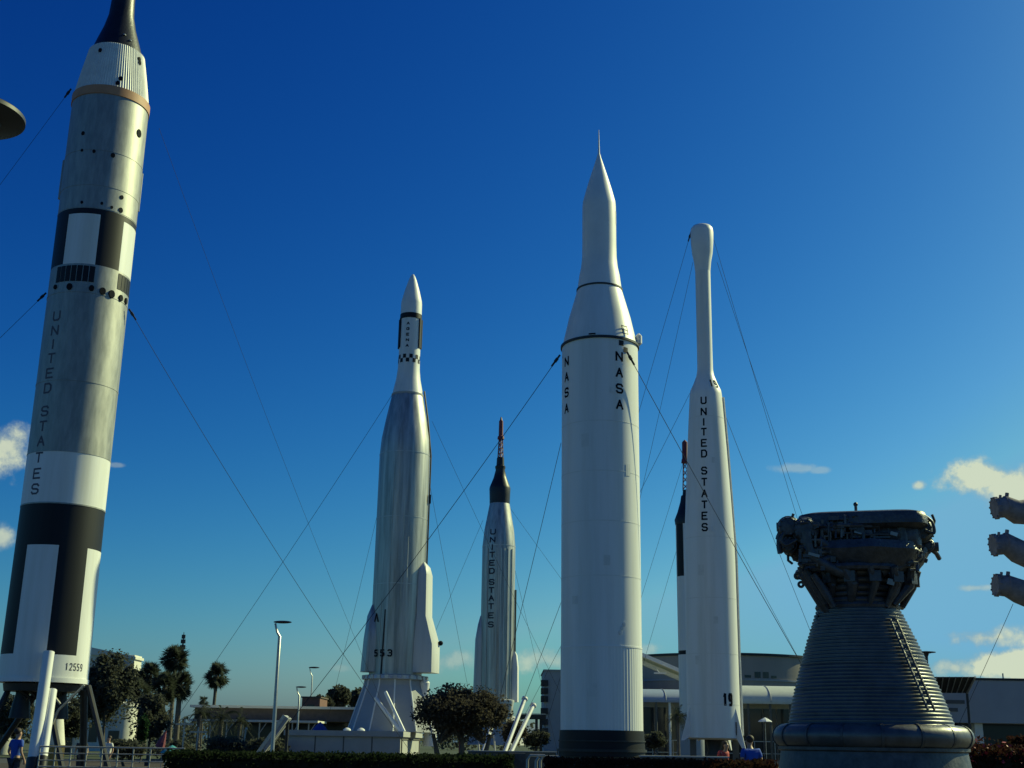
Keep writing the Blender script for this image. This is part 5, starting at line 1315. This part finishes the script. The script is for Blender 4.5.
for i, (gam, gain, top) in enumerate(((3.29, 2.15, .165), (2.1, 1.35, .43), (1.27, .95, .63))):
    L.new(mth('MINIMUM', mth('MULTIPLY', mth('POWER', mth('MULTIPLY', sp.outputs[i], .1), gam), gain*10), top*10), cb.inputs[i])
L.new(cb.outputs[0], grade.inputs['Color'])
tc = N.new('ShaderNodeTexCoord'); dirv = vm('NORMALIZE', tc.outputs['Generated']).outputs[0]
nz = N.new('ShaderNodeTexNoise'); nz.inputs['Scale'].default_value = 26; nz.inputs['Detail'].default_value = 7; nz.inputs['Roughness'].default_value = .6; L.new(dirv, nz.inputs['Vector'])
nz2 = N.new('ShaderNodeTexNoise'); nz2.inputs['Scale'].default_value = 9; nz2.inputs['Detail'].default_value = 3; L.new(dirv, nz2.inputs['Vector'])
nsum = mth('ADD', mth('MULTIPLY', mth('SUBTRACT', nz.outputs['Fac'], .5), 2.2), mth('MULTIPLY', mth('SUBTRACT', nz2.outputs['Fac'], .5), 1.2))
cl_total = None; cl_shade = None
CLOUDS = [  # centre pixel of the photograph turned into a fixed compass direction; angular half sizes in degrees; density
    (6, 447, 1.9, 1.4, 1.0), (2, 538, .9, .8, .8), (978, 478, 2.1, 1.0, 1.15), (1012, 488, 2.2, 1.15, 1.1), (919, 485, .42, .30, .8), (797, 468, 1.1, .28, .35), (820, 470, .6, .2, .3),
    (985, 638, 3.2, .75, .95), (1010, 664, 3.6, 1.0, 1.1), (955, 668, 2.2, .8, .8), (975, 588, 1.1, .22, .5), (455, 660, 2.0, .8, .5), (548, 660, 1.9, .8, .6), (645, 652, 1.0, .5, .5), (340, 668, 1.0, .25, .22), (117, 465, .45, .15, .3)]
for px, py, su, sv, den in CLOUDS:
    d = ray(px, py); e = Vector((d.y, -d.x, 0)).normalized(); n_ = e.cross(d) * 1.0
    uu = mth('DIVIDE', vm('DOT_PRODUCT', dirv, e).outputs['Value'], math.sin(R(su)) ); vv = mth('DIVIDE', vm('DOT_PRODUCT', vm('SUBTRACT', dirv, d).outputs[0], n_).outputs['Value'], math.sin(R(sv)))
    front = mth('GREATER_THAN', vm('DOT_PRODUCT', dirv, d).outputs['Value'], .9)
    rr = mth('SQRT', mth('ADD', mth('MULTIPLY', uu, uu), mth('MULTIPLY', vv, vv)))
    v = mth('MULTIPLY', mth('MULTIPLY_ADD', rr, -1.15, 1.0), 1.0); v = mth('ADD', v, mth('MULTIPLY', nsum, 1.25))
    mr = N.new('ShaderNodeMapRange'); mr.interpolation_type = 'SMOOTHSTEP'; mr.inputs['From Min'].default_value = 0; mr.inputs['From Max'].default_value = .75; mr.inputs['To Max'].default_value = den; L.new(v, mr.inputs['Value'])
    o = mth('MULTIPLY', mr.outputs[0], front)
    cl_total = o if cl_total is None else mth('MAXIMUM', cl_total, o)
mix = N.new('ShaderNodeMix'); mix.data_type = 'RGBA'
L.new(mth('MINIMUM', cl_total, .9), mix.inputs['Factor']); L.new(grade.outputs[0], mix.inputs['A'])
cr = N.new('ShaderNodeValToRGB'); cr.color_ramp.elements[0].position = .35; cr.color_ramp.elements[0].color = (2.6, 3.6, 3.9, 1); cr.color_ramp.elements[1].position = .62; cr.color_ramp.elements[1].color = (6.6, 7.2, 5.2, 1)
L.new(mth('ADD', mth('ADD', mth('MULTIPLY', nz2.outputs['Fac'], .35), mth('MULTIPLY', nz.outputs['Fac'], .45)), mth('MULTIPLY', cl_total, .22)), cr.inputs[0]); L.new(cr.outputs[0], mix.inputs['B'])
L.new(mix.outputs['Result'], bg.inputs['Color'])

sl = bpy.data.lights.new('sun', 'SUN'); sl.energy = 4.9; sl.angle = R(.5); sl.color = (.97, 1.0, .50)
so = bpy.data.objects.new('sun', sl); COL.objects.link(so)
sd = Vector((math.sin(SUN_AZ)*math.cos(SUN_EL), math.cos(SUN_AZ)*math.cos(SUN_EL), math.sin(SUN_EL)))
so.rotation_euler = (-sd).to_track_quat('-Z', 'Y').to_euler(); so.location = (60, 20, 60)

scene.view_settings.view_transform = 'Standard'; scene.view_settings.look = 'None'; scene.view_settings.exposure = 0.0; scene.view_settings.gamma = 1.0
scene.render.engine = 'CYCLES'; scene.cycles.max_bounces = 6
